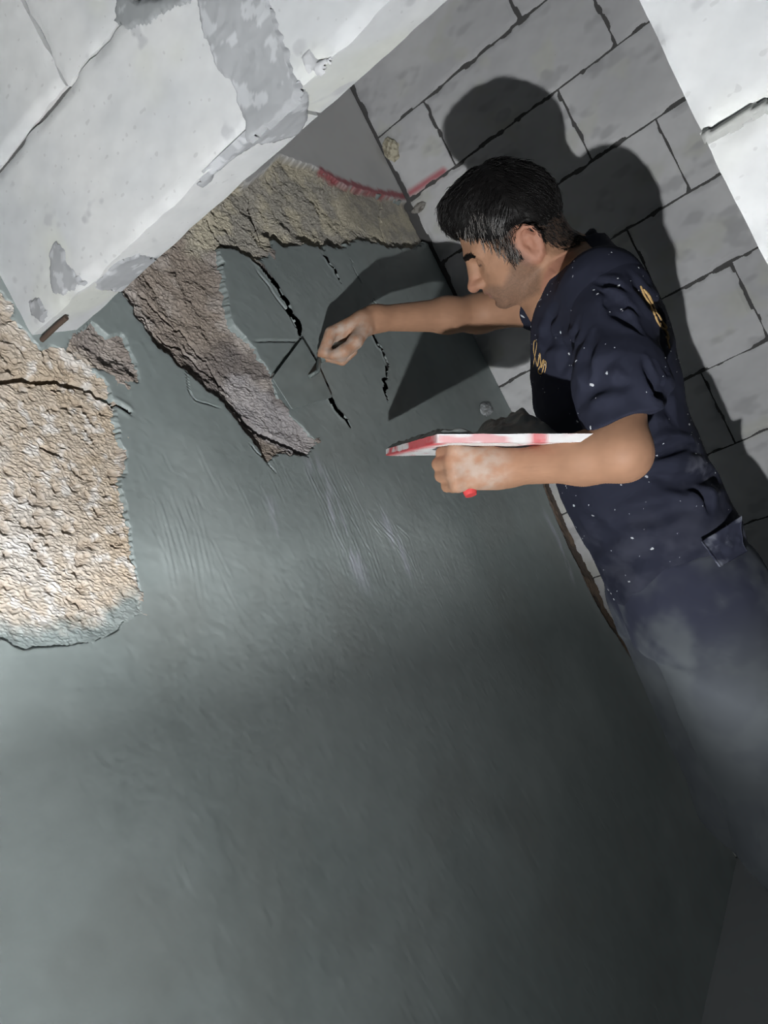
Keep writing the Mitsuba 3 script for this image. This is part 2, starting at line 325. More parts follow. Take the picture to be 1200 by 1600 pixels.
v1, f1, cc = compact(wall_pos(h_coat).reshape(-1, 3), grid_faces(*nf, mask=keep), coatc.reshape(-1, 3))
add('wall_left__mortar_coat', (v1, f1), 'mortar', 'wet grey-green mortar coat with cracks and trowel marks', smooth=True, color=np.clip(cc, 0, 1))
# wall core behind both
v, f = cham_box(-0.30, 3.45, -0.36, -0.10, 0.0, 2.7, 0.004)
add('wall_left__core', (to_frame(v, C0, -D1, D2, ZU), f[:, ::-1]), 'joint')

# ------------------------------------------------------------------ back wall of aerated concrete blocks
v, f = cham_box(-0.25, 3.0, 0.006, 0.22, 0.0, 2.75, 0.004)
add('wall_back', (to_frame(v, C0, D2, D1, ZU), f), 'joint', 'back wall of grey aerated concrete blocks in running bond', kind='structure')
nb = [0]
def block(base, key, u0, u1, z0, z1, o, matk, thick=0.18, front=0.0, cham=0.0025, chips=0, seed=0, label=None):
    """A block with ragged arrises: a subdivided face, chipped at its edges."""
    r = np.random.default_rng(seed + 1000)
    nu, nz = max(6, int((u1 - u0) / 0.008)), max(5, int((z1 - z0) / 0.008))
    U, Wz = np.meshgrid(np.linspace(u0, u1, nu), np.linspace(z0, z1, nz), indexing='ij')
    p = np.stack([U, Wz, 0 * U + seed * 3.1], -1)
    e = np.minimum(np.minimum(U - u0, u1 - U), np.minimum(Wz - z0, z1 - Wz))
    y = front + 0.0016 * (fb(p, 9, 3, 5) - 0.5) + 0.0010 * (fb(p, 70, 2, 6) - 0.5) + 0.005 * np.exp(-e / 0.003) * (0.3 + 1.3 * sm(0.42, 0.68, fb(p, 28, 3, 7)))
    wig = 0.0035 * (fb(p, 30, 3, 8) - 0.5)
    onu = (np.minimum(U - u0, u1 - U) < 1e-6); onz = (np.minimum(Wz - z0, z1 - Wz) < 1e-6)
    U = U + np.where(onu, wig, 0); Wz = Wz + np.where(onz, wig, 0)
    V = np.stack([U, y, Wz], -1).reshape(-1, 3)
    F = grid_faces(nu, nz)
    idx = np.arange(nu * nz).reshape(nu, nz)
    loop = np.concatenate([idx[:, 0], idx[-1, 1:], idx[-2::-1, -1], idx[0, -2:0:-1]])
    back = V[loop].copy(); back[:, 1] = front + thick
    n0 = len(V); m = len(loop); V = np.vstack([V, back])
    k = np.arange(m); k2 = (k + 1) % m
    F2 = np.vstack([np.stack([loop[k], n0 + k2, loop[k2]], 1), np.stack([loop[k], n0 + k, n0 + k2], 1)])
    full = '%s__block' % base + ('' if nb[0] == 0 else '_%03d' % nb[0]); nb[0] += 1
    add(full, (to_frame(V, o, D2, D1, ZU), np.vstack([F, F2])), matk, label, smooth=35)
rows = [0.318, 0.505, 0.692, 0.879, 1.074, 1.264, 1.462, 1.648, 1.829, 2.016, 2.200, 2.395, 2.59]
g = 0.0013
for i, (z0, z1) in enumerate(zip([0.0] + rows[:-1], rows)):
    off = 0.468 if i % 2 == 0 else 0.165
    if z1 == 2.200: off = 0.164
    cuts = [off - 0.46] if off > 0.3 and False else []
    js = sorted({round(off + 0.462 * k, 3) for k in range(-1, 6) if 0.03 < off + 0.462 * k < 2.8})
    if z0 == 1.264: js = [0.640 + 0.462 * k for k in (-1, 0, 1, 2, 3, 4)]
    if z0 == 1.462: js = [0.468 + 0.462 * k for k in (0, 1, 2, 3, 4)]
    if z0 == 1.648: js = [0.165, 0.628] + [0.628 + 0.462 * k for k in (1, 2, 3, 4)]
    if z0 == 1.829: js = [0.467 + 0.462 * k for k in (0, 1, 2, 3, 4)]
    if z0 == 2.016: js = [0.164, 0.623] + [0.623 + 0.462 * k for k in (1, 2, 3, 4)]
    if z0 == 2.200: js = [0.462 + 0.462 * k for k in (0, 1, 2, 3, 4)]
    if z0 == 1.074: js = [0.476 + 0.462 * k for k in (0, 1, 2, 3, 4)]
    if z0 == 0.879: js = [0.20, 0.655] + [0.655 + 0.462 * k for k in (1, 2, 3, 4)]
    ends = [-0.06 if z1 < 1.7 else 0.006] + js + [2.95]
    for a, b in zip(ends[:-1], ends[1:]):
        gg = g * (1.0 + rng.random())
        block('wall_back', None, a + gg, b - gg, z0 + gg, z1 - gg, C0, 'aac_grey', 0.16, 0.002 + 0.004 * (rng.random() - 0.5), seed=nb[0] + 1)

# ------------------------------------------------------------------ wall with the opening: lintel and jamb
TH = 0.078
nb[0] = 0
WL = 1.771
v, f = cham_box(-0.06, 2.3, 0.010, TH - 0.004, WL + 0.006, 2.75, 0.003)
v2, f2 = cham_box(0.836, 2.3, 0.010, TH - 0.004, 0.0, WL + 0.01, 0.003)
vv, ff = cat_mesh([(v, f), (v2, f2)])
add('wall_front', (to_frame(vv, F0, D2, D1, ZU), ff), 'joint', 'white aerated block wall around the opening, its lintel above and jamb at right', kind='structure')
def fblock(u0, u1, z0, z1, s): block('wall_front', None, u0, u1, z0, z1, F0, 'aac_white', TH, 0.0, seed=s)
fblock(-0.04, 0.492, WL, 1.9615, 51); fblock(0.496, 0.990, WL, 1.9615, 52); fblock(0.994, 1.48, WL, 1.9615, 53); fblock(1.484, 2.28, WL, 1.9615, 63)
fblock(-0.04, 0.252, 1.9665, 2.160, 54); fblock(0.255, 0.745, 1.9645, 2.160, 55); fblock(0.749, 1.24, 1.9645, 2.160, 56); fblock(1.244, 2.28, 1.9645, 2.160, 64)
fblock(-0.04, 0.49, 2.164, 2.36, 57); fblock(0.494, 1.2, 2.164, 2.36, 58)
for k, (a, b) in enumerate(((0.02, 0.44), (0.444, 0.99), (0.994, 1.246), (1.25, 1.504), (1.5095, 1.767))):
    fblock(0.829, 1.32, a, b, 70 + k); fblock(1.324, 2.28, a, b, 80 + k)
# smears of grey mortar on the lintel: thin crusts with ragged outlines
def smear(img_poly, seed, thick=0.0035, tone=(0.24, 0.25, 0.26), plane='front', n_edge=0.010, parent='wall_front', name='mortar_smear'):
    if plane == 'front':
        q = np.array([front_uz(*p) for p in img_poly]); o, ex, ez, ey = F0, D2, ZU, -D1
    elif plane == 'soffit':
        pp = [onplane(p[0], p[1], np.array([0, 0, WL]), ZU) for p in img_poly]
        q = np.array([((w - F0) @ D2, (w - F0) @ D1) for w in pp]); o, ex, ez, ey = F0 + ZU * WL, D2, D1, -ZU
    lo, hi = q.min(0) - 0.03, q.max(0) + 0.03
    r = 0.0025; nx, nz = int((hi[0] - lo[0]) / r), int((hi[1] - lo[1]) / r)
    im = Image.new('L', (nz, nx)); ImageDraw.Draw(im).polygon([(float(b), float(a)) for a, b in (q - lo) / r], fill=1)
    m = np.asarray(im) > 0
    d = (ndimage.distance_transform_edt(m) - ndimage.distance_transform_edt(~m)) * r
    U, W = np.meshgrid(lo[0] + np.arange(nx) * r, lo[1] + np.arange(nz) * r, indexing='ij')
    p = np.stack([U, W, 0 * U + seed], -1)
    d = d + 2 * n_edge * (fb(p, 22, 4, seed) - 0.5) + n_edge * (fb(p, 90, 3, seed + 1) - 0.5)
    if plane == 'soffit': d = np.minimum(d, np.minimum(W - 0.002, TH - 0.002 - W))
    h = -0.004 + (thick + 0.004) * sm(-0.003, 0.004, d) + sm(0, 0.004, d) * (0.003 * (fb(p, 35, 4, seed + 2) - 0.5) + 0.0012 * (fb(p, 150, 2, seed + 3) - 0.5))
    keep = (d > -0.003)
    keep = keep[:-1, :-1] & keep[1:, 1:]
    V = o + U[..., None] * ex + W[..., None] * ez + h[..., None] * ey
    t = fb(p, 14, 4, seed + 4)
    c = np.array(tone) * (0.78 + 0.44 * t[..., None]); c = np.where((fb(p, 60, 3, seed + 5) > 0.63)[..., None], c * 1.35, c)
    v1, f1, cc = compact(V.reshape(-1, 3), grid_faces(*U.shape, mask=keep), c.reshape(-1, 3))
    k = '%s__%s' % (parent, name); i = 1
    while k in scene: k = '%s__%s_%03d' % (parent, name, i); i += 1
    add(k, (v1, f1), 'smear', smooth=True, color=np.clip(cc, 0, 1))
smear([(308, -15), (318, 40), (338, 95), (352, 120), (388, 185), (392, 205), (410, 200), (440, 175), (466, 140), (455, 105), (440, 60), (428, 20), (420, -15)], 11)
smear([(178, -10), (182, 30), (200, 42), (235, 35), (260, 12), (300, 3), (305, -10)], 12, tone=(0.20, 0.212, 0.218))
smear([(75, 395), (90, 375), (104, 385), (108, 408), (132, 440), (118, 447), (100, 462), (82, 455), (78, 430)], 13, n_edge=0.006)
smear([(48, 470), (60, 465), (74, 485), (66, 501), (50, 490)], 14, n_edge=0.004)
smear([(470, 85), (485, 72), (498, 95), (520, 80), (500, 112), (478, 105)], 15, n_edge=0.008, thick=0.002, tone=(0.34, 0.35, 0.36))
smear([(395, 205), (430, 165), (466, 132), (480, 150), (480, 180), (470, 205), (430, 218), (400, 222), (360, 250), (318, 290), (308, 290), (345, 235)], 16, plane='soffit', n_edge=0.007)
smear([(150, 440), (185, 405), (215, 398), (250, 402), (225, 432), (195, 455), (175, 452), (150, 452)], 17, plane='soffit', n_edge=0.007)
smear([(1098, 208), (1130, 190), (1165, 172), (1215, 150), (1215, 165), (1160, 187), (1105, 218)], 18, n_edge=0.004, tone=(0.31, 0.32, 0.31))
# ------------------------------------------------------------------ signed-distance sculpting
class Sculpt:
    """Blended primitives, each with a bounding ball, meshed by surface nets on sparse blocks."""
    def __init__(self): self.p = []
    def add(self, fn, c, r, k=0.01, op='u'): self.p.append((fn, np.asarray(c, float), float(r), k, op)); return self
    def cone(self, a, b, ra, rb, k=0.01, op='u'):
        a, b = np.asarray(a, float), np.asarray(b, float); e = b - a; L = e @ e + 1e-12
        def fn(q):
            t = np.clip((q - a) @ e / L, 0, 1)
            return np.linalg.norm(q - a - t[:, None] * e, axis=1) - (ra + (rb - ra) * t)
        return self.add(fn, (a + b) / 2, np.sqrt(L) / 2 + max(ra, rb), k, op)
    def ell(self, c, r, M=np.eye(3), k=0.01, op='u'):
        c, r = np.asarray(c, float), np.asarray(r, float)
        def fn(q):
            l = (q - c) @ M.T
            k0 = np.linalg.norm(l / r, axis=1); k1 = np.linalg.norm(l / r ** 2, axis=1)
            return np.where(k1 < 1e-9, -r.min(), k0 * (k0 - 1) / np.maximum(k1, 1e-9))
        return self.add(fn, c, r.max(), k, op)
    def chain(self, pts, rad, k=0.008, op='u'):
        for i in range(len(pts) - 1): self.cone(pts[i], pts[i + 1], rad[i], rad[i + 1], k, op)
        return self
    def eval(self, q, prims=None):
        d = np.full(len(q), 0.5)
        for fn, c, r, k, op in (self.p if prims is None else prims):
            if op == 'd':                                 # a displacement, near the surface only
                n = np.abs(d) < 0.028
                if n.any(): d[n] += fn(q[n])
                continue
            e = fn(q)
            if op == 'u':
                h = np.maximum(k - np.abs(d - e), 0) / k if k > 0 else 0
                d = np.minimum(d, e) - h * h * k * 0.25
            elif op == 'i':
                h = np.maximum(k - np.abs(d - e), 0) / k
                d = np.maximum(d, e) + h * h * k * 0.25
            elif op == 's':
                h = np.maximum(k - np.abs(d + e), 0) / k
                d = np.maximum(d, -e) + h * h * k * 0.25

        return d
    def mesh(self, res, lo=None, hi=None):
        us = [p for p in self.p if p[4] == 'u']
        lo = np.min([p[1] - p[2] for p in us], 0) - 4 * res if lo is None else np.asarray(lo, float)
        hi = np.max([p[1] + p[2] for p in us], 0) + 4 * res if hi is None else np.asarray(hi, float)
        B = 12
        nb_ = np.ceil((hi - lo) / (res * B)).astype(int)
        N = nb_ * B
        D = np.full(N, 0.5, np.float32)
        off = np.stack(np.meshgrid(*[np.arange(B)] * 3, indexing='ij'), -1).reshape(-1, 3) * res
        half = res * B / 2 * math.sqrt(3)
        pc = np.array([p[1] for p in self.p]); pr_ = np.array([p[2] + p[3] for p in self.p]) + half + 2 * res
        isu = np.array([p[4] == 'u' for p in self.p])
        for bi in np.ndindex(*nb_):
            o = lo + np.array(bi) * B * res; c = o + res * (B - 1) / 2
            hit = ((c - pc) ** 2).sum(1) < pr_ ** 2
            if not (hit & isu).any(): continue
            pr = [self.p[i] for i in np.nonzero(hit)[0]]
            if abs(self.eval(c[None], [p for p in pr if p[4] == 'u'])[0] - 0.0) > half * 1.5 + 0.015:
                if self.eval(c[None], pr)[0] < 0: D[tuple(slice(b * B, b * B + B) for b in bi)] = -0.5
                continue
            D[tuple(slice(b * B, b * B + B) for b in bi)] = self.eval(o + off, pr).reshape(B, B, B)
        return surface_net(D, lo, res)
def surface_net(D, lo, res):
    neg = D < 0
    def corner(i, j, k): return tuple(slice(a, a - 1 if a - 1 < 0 else None) for a in (i, j, k))
    cs = [(i, j, k) for i in (0, 1) for j in (0, 1) for k in (0, 1)]
    cnt = sum(neg[corner(*c)].astype(np.int8) for c in cs)
    act = (cnt > 0) & (cnt < 8)
    idx = np.full(act.shape, -1, np.int64); cells = np.argwhere(act); idx[act] = np.arange(len(cells))
    acc, num = np.zeros((len(cells), 3)), np.zeros(len(cells))
    val = {c: D[cells[:, 0] + c[0], cells[:, 1] + c[1], cells[:, 2] + c[2]].astype(float) for c in cs}
    for a in cs:
        for ax_ in range(3):
            if a[ax_]: continue
            b = list(a); b[ax_] = 1; b = tuple(b)
            x = (val[a] < 0) != (val[b] < 0)
            t = np.where(x, val[a] / np.where(x, val[a] - val[b], 1), 0)
            p = np.array(a, float)[None] + np.zeros((len(cells), 3)); p[:, ax_] += t
            acc += p * x[:, None]; num += x
    V = lo + (cells + acc / num[:, None]) * res
    F = []
    for ax_ in range(3):
        o1, o2 = [(1, 2), (2, 0), (0, 1)][ax_]
        sl0 = [slice(1, -1)] * 3; sl1 = [slice(1, -1)] * 3
        sl0[ax_] = slice(0, -1); sl1[ax_] = slice(1, None)
        x = neg[tuple(sl0)] != neg[tuple(sl1)]
        e = np.argwhere(x); e[:, o1] += 1; e[:, o2] += 1
        flip = neg[tuple(sl0)][x]
        def cell(d1, d2):
            c = e.copy(); c[:, o1] -= d1; c[:, o2] -= d2; return idx[c[:, 0], c[:, 1], c[:, 2]]
        q = np.stack([cell(1, 1), cell(0, 1), cell(0, 0), cell(1, 0)], 1)
        q[~flip] = q[~flip][:, ::-1]
        F.append(np.vstack([q[:, [0, 1, 2]], q[:, [0, 2, 3]]]))
    F = np.vstack(F); F = F[(F >= 0).all(1)]
    return V, F
def relax(v, f, n=4, lam=0.5):
    from scipy import sparse
    e = np.vstack([f[:, [0, 1]], f[:, [1, 2]], f[:, [2, 0]]]); e = np.vstack([e, e[:, ::-1]])
    M = sparse.csr_matrix((np.ones(len(e)), (e[:, 0], e[:, 1])), shape=(len(v),) * 2); M.data[:] = 1
    dg = np.maximum(np.asarray(M.sum(1)).ravel(), 1)[:, None]
    for k in range(n):
        for l in (lam, -(lam + 0.03)): v = v + l * (M @ v / dg - v)
    return v, f

# ------------------------------------------------------------------ the man
HD = 1.46                                             # distance of his head
unit = lambda a: np.asarray(a, float) / np.linalg.norm(a)
hb = -unit(ray(803, 370))                             # his left, towards the camera
ha = -0.80 * RI - 0.60 * UI; ha = unit(ha - (ha @ hb) * hb); hc = np.cross(ha, hb)
yaw_h = np.radians(4)
ha, hb = unit(ha + math.tan(yaw_h) * hb), unit(hb - math.tan(yaw_h) * ha)
HO = P(803, 370, HD)
HS = 0.95
HL = lambda a, b, c: HO + HS * (a * ha + b * hb + c * hc)
HM = np.array([ha, hb, hc])
loc = lambda q: (np.asarray(q) - HO) @ HM.T / HS

body = Sculpt()
# skull and face
body.ell(HL(-0.008, 0, 0.032), HS * np.array([0.090, 0.074, 0.082]), HM, k=0.02)
body.ell(HL(0.024, 0, 0.022), HS * np.array([0.062, 0.064, 0.062]), HM, k=0.02)
body.ell(HL(0.030, 0, -0.026), HS * np.array([0.052, 0.058, 0.066]), HM, k=0.03)
for s in (1, -1):
    body.cone(HL(-0.002, s * 0.054, -0.044), HL(0.066, s * 0.018, -0.078), 0.017, 0.012, k=0.03)
    body.cone(HL(0.000, s * 0.060, -0.012), HL(-0.002, s * 0.054, -0.044), 0.014, 0.016, k=0.03)
    body.cone(HL(0.058, s * 0.040, -0.016), HL(0.030, s * 0.060, -0.010), 0.016, 0.012, k=0.025)
    body.cone(HL(0.081, s * 0.012, 0.018), HL(0.070, s * 0.044, 0.017), 0.0095, 0.009, k=0.018)
body.ell(HL(0.060, 0, -0.055), HS * np.array([0.030, 0.034, 0.026]), HM, k=0.03)
body.ell(HL(0.077, 0, -0.082), HS * np.array([0.0145, 0.019, 0.013]), HM, k=0.022)
for s in (1, -1):
    body.ell(HL(0.090, s * 0.032, 0.000), HS * np.array([0.016, 0.016, 0.010]), HM, k=0.016, op='s')
    body.ell(HL(0.070, s * 0.032, -0.001), HS * np.array([0.0125, 0.0145, 0.0115]), HM, k=0.006)
    body.cone(HL(0.0815, s * 0.022, -0.0045), HL(0.076, s * 0.044, -0.004), 0.0013, 0.0013, k=0.003)
body.chain([HL(0.082, 0, 0.014), HL(0.093, 0, -0.006), HL(0.108, 0, -0.027)], [0.0085, 0.0080, 0.0100], k=0.014)
body.ell(HL(0.110, 0, -0.030), HS * np.array([0.0105, 0.0105, 0.0090]), HM, k=0.010)
for s in (1, -1):
    body.ell(HL(0.098, s * 0.0125, -0.033), HS * np.array([0.0105, 0.0065, 0.0075]), HM, k=0.008)
    body.ell(HL(0.102, s * 0.006, -0.0405), HS * np.array([0.006, 0.0032, 0.004]), HM, k=0.004, op='s')
body.cone(HL(0.089, -0.016, -0.0525), HL(0.089, 0.016, -0.0525), 0.0065, 0.0065, k=0.012)
body.cone(HL(0.093, -0.008, -0.053), HL(0.093, 0.008, -0.053), 0.0065, 0.0065, k=0.010)
body.cone(HL(0.086, -0.013, -0.0645), HL(0.086, 0.013, -0.0645), 0.0068, 0.0068, k=0.010)
body.cone(HL(0.100, -0.020, -0.0587), HL(0.100, 0.020, -0.0587), 0.0030, 0.0030, k=0.006, op='s')
body.ell(HL(0.096, 0, -0.0725), HS * np.array([0.008, 0.016, 0.004]), HM, k=0.008, op='s')
# ears
for s in (1, -1):
    E = lambda a, b, c: HL(-0.010 + a, s * (0.070 + b), -0.026 + c)
    eM = np.array([unit(ha * 0.95 + hb * s * 0.05 - hc * 0.18), unit(hb * s - 0.25 * ha * -1), unit(hc * 0.97 + ha * 0.18)])
    body.ell(E(-0.004, 0.003, 0), HS * np.array([0.0160, 0.0060, 0.0270]), eM, k=0.008)
    rim = [(0.010, 0.004, -0.004), (0.013, 0.007, 0.014), (0.006, 0.011, 0.027), (-0.008, 0.013, 0.030), (-0.019, 0.014, 0.020), (-0.0215, 0.013, 0.004), (-0.016, 0.010, -0.012), (-0.007, 0.007, -0.024), (0.004, 0.004, -0.029), (0.009, 0.003, -0.020)]
    body.chain([E(*q) for q in rim], [0.0030, 0.0034, 0.0036, 0.0036, 0.0036, 0.0034, 0.0036, 0.0046, 0.0055, 0.0040], k=0.004)
    body.ell(E(0.000, 0.014, -0.003), HS * np.array([0.0095, 0.0085, 0.0130]), eM, k=0.005, op='s')
    body.chain([E(-0.006, 0.009, 0.016), E(-0.013, 0.011, 0.004), E(-0.009, 0.009, -0.012)], [0.0026, 0.0030, 0.0026], k=0.004)
    body.ell(E(0.009, 0.006, -0.006), HS * np.array([0.0035, 0.0035, 0.0055]), eM, k=0.004)
# neck
NB = P(893, 446, HD + 0.02)
body.cone(HL(-0.034, 0, -0.038), NB, 0.054, 0.064, k=0.03)
body.cone(HL(0.012, 0, -0.070), P(862, 466, HD), 0.030, 0.045, k=0.03)
# trunk core (inside the clothes)
LSH, RSH = P(948, 452, 1.31), P(912, 452, 1.64)
TRK = [(P(908, 468, 1.48), 0.075), (P(940, 560, 1.48), 0.09), (P(968, 680, 1.49), 0.09), (P(1000, 770, 1.49), 0.08)]
body.chain([q for q, r in TRK], [r for q, r in TRK], k=0.05)
body.cone(LSH, P(905, 452, 1.475), 0.052, 0.07, k=0.04); body.cone(RSH, P(905, 452, 1.475), 0.052, 0.07, k=0.04)
# left arm, holding the board
LEL, LWR = P(974, 708, 1.14), P(790, 732, 1.235)
body.cone(LSH, LEL * 0.55 + LSH * 0.45, 0.050, 0.042, k=0.02)
body.cone(LEL * 0.55 + LSH * 0.45, LEL, 0.042, 0.034, k=0.02)
mid = LEL * 0.68 + LWR * 0.32
body.cone(LEL, mid - UI * 0.001, 0.034, 0.0345, k=0.03)
body.cone(mid - UI * 0.001, LWR, 0.0335, 0.0245, k=0.02)
# left hand: a fist round the handle, its back towards the camera
hx, hy = -RI, UI; hz = -FW                             # along the hand, thumb side, towards the camera
HW = P(775, 733, 1.230)
Lh = lambda x, y, z: HW + hx * x + hy * y + hz * z
body.cone(LWR, Lh(0.012, 0, 0), 0.0255, 0.026, k=0.02)
for y0, y1 in ((0.014, 0.024), (0.005, 0.009), (-0.005, -0.007), (-0.014, -0.022)):
    body.cone(Lh(0.0, y0, 0.003), Lh(0.058, y1, 0.006), 0.0145, 0.0115, k=0.012)
body.cone(Lh(0.010, 0.002, -0.010), Lh(0.045, 0.004, -0.012), 0.016, 0.015, k=0.014)
fing = [(0.026, 0.0105, 0.036, 0.062), (0.0095, 0.0110, 0.040, 0.066), (-0.0075, 0.0105, 0.038, 0.063), (-0.0235, 0.0092, 0.032, 0.057)]
for y, r, pl, kx in fing:
    k0 = Lh(kx, y, 0.008); k1 = Lh(kx + pl * 0.42, y - 0.001, -0.022); k2 = Lh(kx + pl * 0.10, y - 0.002, -0.046); k3 = Lh(kx - 0.018, y - 0.001, -0.042)
    body.ell(k0, (r * 1.08,) * 3, k=0.008)
    body.cone(k0, k1, r * 1.04, r * 0.98, k=0.004); body.cone(k1, k2, r * 0.98, r * 0.9, k=0.003); body.cone(k2, k3, r * 0.9, r * 0.8, k=0.003)
body.chain([Lh(0.010, 0.020, -0.006), Lh(0.036, 0.034, -0.022), Lh(0.058, 0.033, -0.040), Lh(0.074, 0.026, -0.052)], [0.016, 0.0125, 0.0105, 0.0085], k=0.008)
# right arm, reaching to the wall with the trowel
REL, RWR = P(748, 490, 1.74), P(586, 498, 1.625)
body.cone(RSH, REL * 0.5 + RSH * 0.5, 0.052, 0.047, k=0.02); body.cone(REL * 0.5 + RSH * 0.5, REL, 0.045, 0.038, k=0.02)
mid = REL * 0.68 + RWR * 0.32
body.cone(REL, mid, 0.038, 0.0345, k=0.02); body.cone(mid, RWR, 0.0345, 0.0235, k=0.02)
# right hand, closed on the trowel's handle, fingers towards the camera
rx = unit(-0.86 * RI - 0.50 * UI - 0.02 * FW); ry = unit(0.50 * RI - 0.86 * UI); rz = -FW
RHW = P(568, 505, 1.615)
Rh = lambda x, y, z: RHW + rx * x + ry * y + rz * z
body.cone(RWR, Rh(0.0, 0, 0), 0.0235, 0.024, k=0.02)
for z0, z1 in ((0.014, 0.022), (0.005, 0.008), (-0.005, -0.008), (-0.014, -0.022)):
    body.cone(Rh(0.0, -0.004, z0), Rh(0.062, -0.010, z1), 0.0155, 0.0120, k=0.012)
body.cone(Rh(0.004, 0.006, 0.006), Rh(0.048, 0.004, 0.0), 0.018, 0.016, k=0.014)
rf = [(0.030, 0.0108, 1.0), (0.011, 0.0112, 1.08), (-0.008, 0.0108, 1.0), (-0.026, 0.0095, 0.85)]
for i, (z, r, L) in enumerate(rf):
    k0 = Rh(0.066, -0.010, z * 0.9); k1 = Rh(0.066 + 0.030 * L, 0.016, z); k2 = Rh(0.066 + 0.006 * L, 0.040 * L, z * 1.0); k3 = Rh(0.046, 0.036 * L, z)
    body.cone(k0, k1, r * 1.05, r, k=0.005); body.cone(k1, k2, r, r * 0.92, k=0.003); body.cone(k2, k3, r * 0.92, r * 0.82, k=0.003)
body.chain([Rh(0.006, 0.012, 0.016), Rh(0.034, 0.030, 0.036), Rh(0.062, 0.036, 0.044), Rh(0.084, 0.032, 0.040)], [0.017, 0.0130, 0.0110, 0.0090], k=0.008)
v, f = body.mesh(0.0021)
v, f = relax(v, f, 3)
L = loc(v); la, lb, lc = L[:, 0], L[:, 1], L[:, 2]
skin = np.array([0.370, 0.205, 0.128]) * (0.92 + 0.16 * fb(v, 60, 3, 5)[:, None])
ishead = (np.linalg.norm(L - np.array([0.02, 0, 0]), axis=1) < 0.14)
redm = np.maximum(np.exp(-((la - 0.108) ** 2 + lb ** 2 + (lc + 0.030) ** 2) / 0.018 ** 2), 0.8 * sm(0.070, 0.078, np.abs(lb)) * (la < 0.02)) * ishead
skin = mx(skin, np.array([0.44, 0.19, 0.14])[None], redm * 0.6)
def inpoly(x, y, poly):
    from shapely import contains_xy, Polygon, distance, points
    pg = Polygon(poly); ins = contains_xy(pg, x, y); d = distance(pg.exterior, points(np.stack([x, y], 1)))
    return np.where(ins, d, -d)
lh_ = np.where(ishead)[0]
bd = np.full(len(v), -1.0)
bd[lh_] = inpoly(la[lh_], lc[lh_], [(0.030, -0.018), (0.012, -0.022), (0.004, -0.050), (-0.004, -0.076), (0.02, -0.105), (0.11, -0.105), (0.112, -0.062), (0.103, -0.044), (0.084, -0.044), (0.066, -0.058), (0.046, -0.046), (0.034, -0.028)])
stub = sm(-0.006, 0.008, bd + 0.004 * (fb(v, 300, 2, 6) - 0.5)) * (0.70 + 0.5 * (fb(v, 500, 2, 7) - 0.5))
skin = mx(skin, np.array([0.085, 0.062, 0.05])[None], np.clip(stub, 0, 1) * 0.78)
lip = np.zeros(len(v)); lip[lh_] = np.exp(-((lc[lh_] + 0.0585) / 0.0065) ** 2) * (la[lh_] > 0.086) * (np.abs(lb[lh_]) < 0.022)
skin = mx(skin, np.array([0.36, 0.17, 0.14])[None], lip * 0.7)
eyeline = np.zeros(len(v)); eyeline[lh_] = np.exp(-((lc[lh_] + 0.005) / 0.0022) ** 2) * (la[lh_] > 0.066) * (np.abs(np.abs(lb[lh_]) - 0.033) < 0.014)
skin = mx(skin, np.array([0.03, 0.02, 0.018])[None], eyeline * 0.85)
skin = mx(skin, np.array([0.24, 0.13, 0.095])[None], (np.linalg.norm(v - (LEL + RI * 0.02), axis=1) < 0.03) * 0.25)
def hair_in(a, c): return [(0.096, 0.100), (0.088, 0.070), (0.078, 0.058), (0.050, 0.030), (0.037, -0.006), (0.031, -0.036), (0.016, -0.034), (0.010, 0.000), (-0.002, 0.010), (-0.020, 0.008), (-0.032, -0.010), (-0.036, -0.036), (-0.056, -0.070), (-0.090, -0.074), (-0.13, -0.02), (-0.13, 0.16), (0.096, 0.16)]
HP = hair_in(0, 0)
hd = np.full(len(v), -1.0); hd[lh_] = inpoly(la[lh_], lc[lh_], HP)
hw = sm(-0.007, 0.006, hd + 0.006 * (fb(v, 260, 2, 11) - 0.5)) * ((np.abs(lb) < 0.069) | (la > -0.002) | (la < -0.03))
skin = mx(skin, np.array([0.022, 0.019, 0.017])[None], hw * 0.9)
for hc_, rr, am in ((Lh(0.03, 0, 0.02), 0.06, 0.55), (Rh(0.05, 0.02, 0.02), 0.075, 0.6)):
    w = sm(rr, rr * 0.4, np.linalg.norm(v - hc_, axis=1)) * sm(0.28, 0.75, fb(v, 70, 4, 8))
    skin = mx(skin, np.array([0.46, 0.43, 0.39])[None], w * am)
add('person__body', (v, f), 'skin', smooth=True, color=np.clip(skin, 0, 1))
BODY = (v, f)
labels['person'] = {'label': 'man in a paint-spattered navy T-shirt plastering the wall with trowel and board', 'category': 'person'}

# hair: a cap with combed strands
hs = Sculpt()
hs.ell(HL(-0.010, 0, 0.036), HS * np.array([0.0990, 0.0825, 0.0930]), HM, k=0.02)
hs.ell(HL(0.022, 0, 0.050), HS * np.array([0.071, 0.070, 0.058]), HM, k=0.03)
hs.ell(HL(0.062, 0, 0.086), (0.032, 0.052, 0.024), HM, k=0.03)
hs.ell(HL(0.015, 0, 0.105), (0.065, 0.056, 0.030), HM, k=0.03)
def hp(q):
    l = loc(q); return -inpoly(l[:, 0], l[:, 2], HP) * HS + 0.004 * (fb(q, 160, 2, 9) - 0.5)
hs.add(lambda q: 0.0050 * sm(0.020, 0.0, -hp(q)), HO, 0.3, 0.0, 'd')
hs.add(hp, HO, 0.3, 0.004, 'i')
hs.add(lambda q: 0.0022 * (meshkit.noise(np.stack([loc(q)[:, 1] * 420, loc(q)[:, 0] * 60, loc(q)[:, 2] * 60], -1), 3) - 0.5), HO, 0.3, 0.0, 'd')
v, f = hs.mesh(0.0021, HO - 0.15, HO + 0.17)
add('person__hair', (v, f), 'hair', 'short black hair', smooth=True)
hm = trimesh.Trimesh(v, f, process=False)
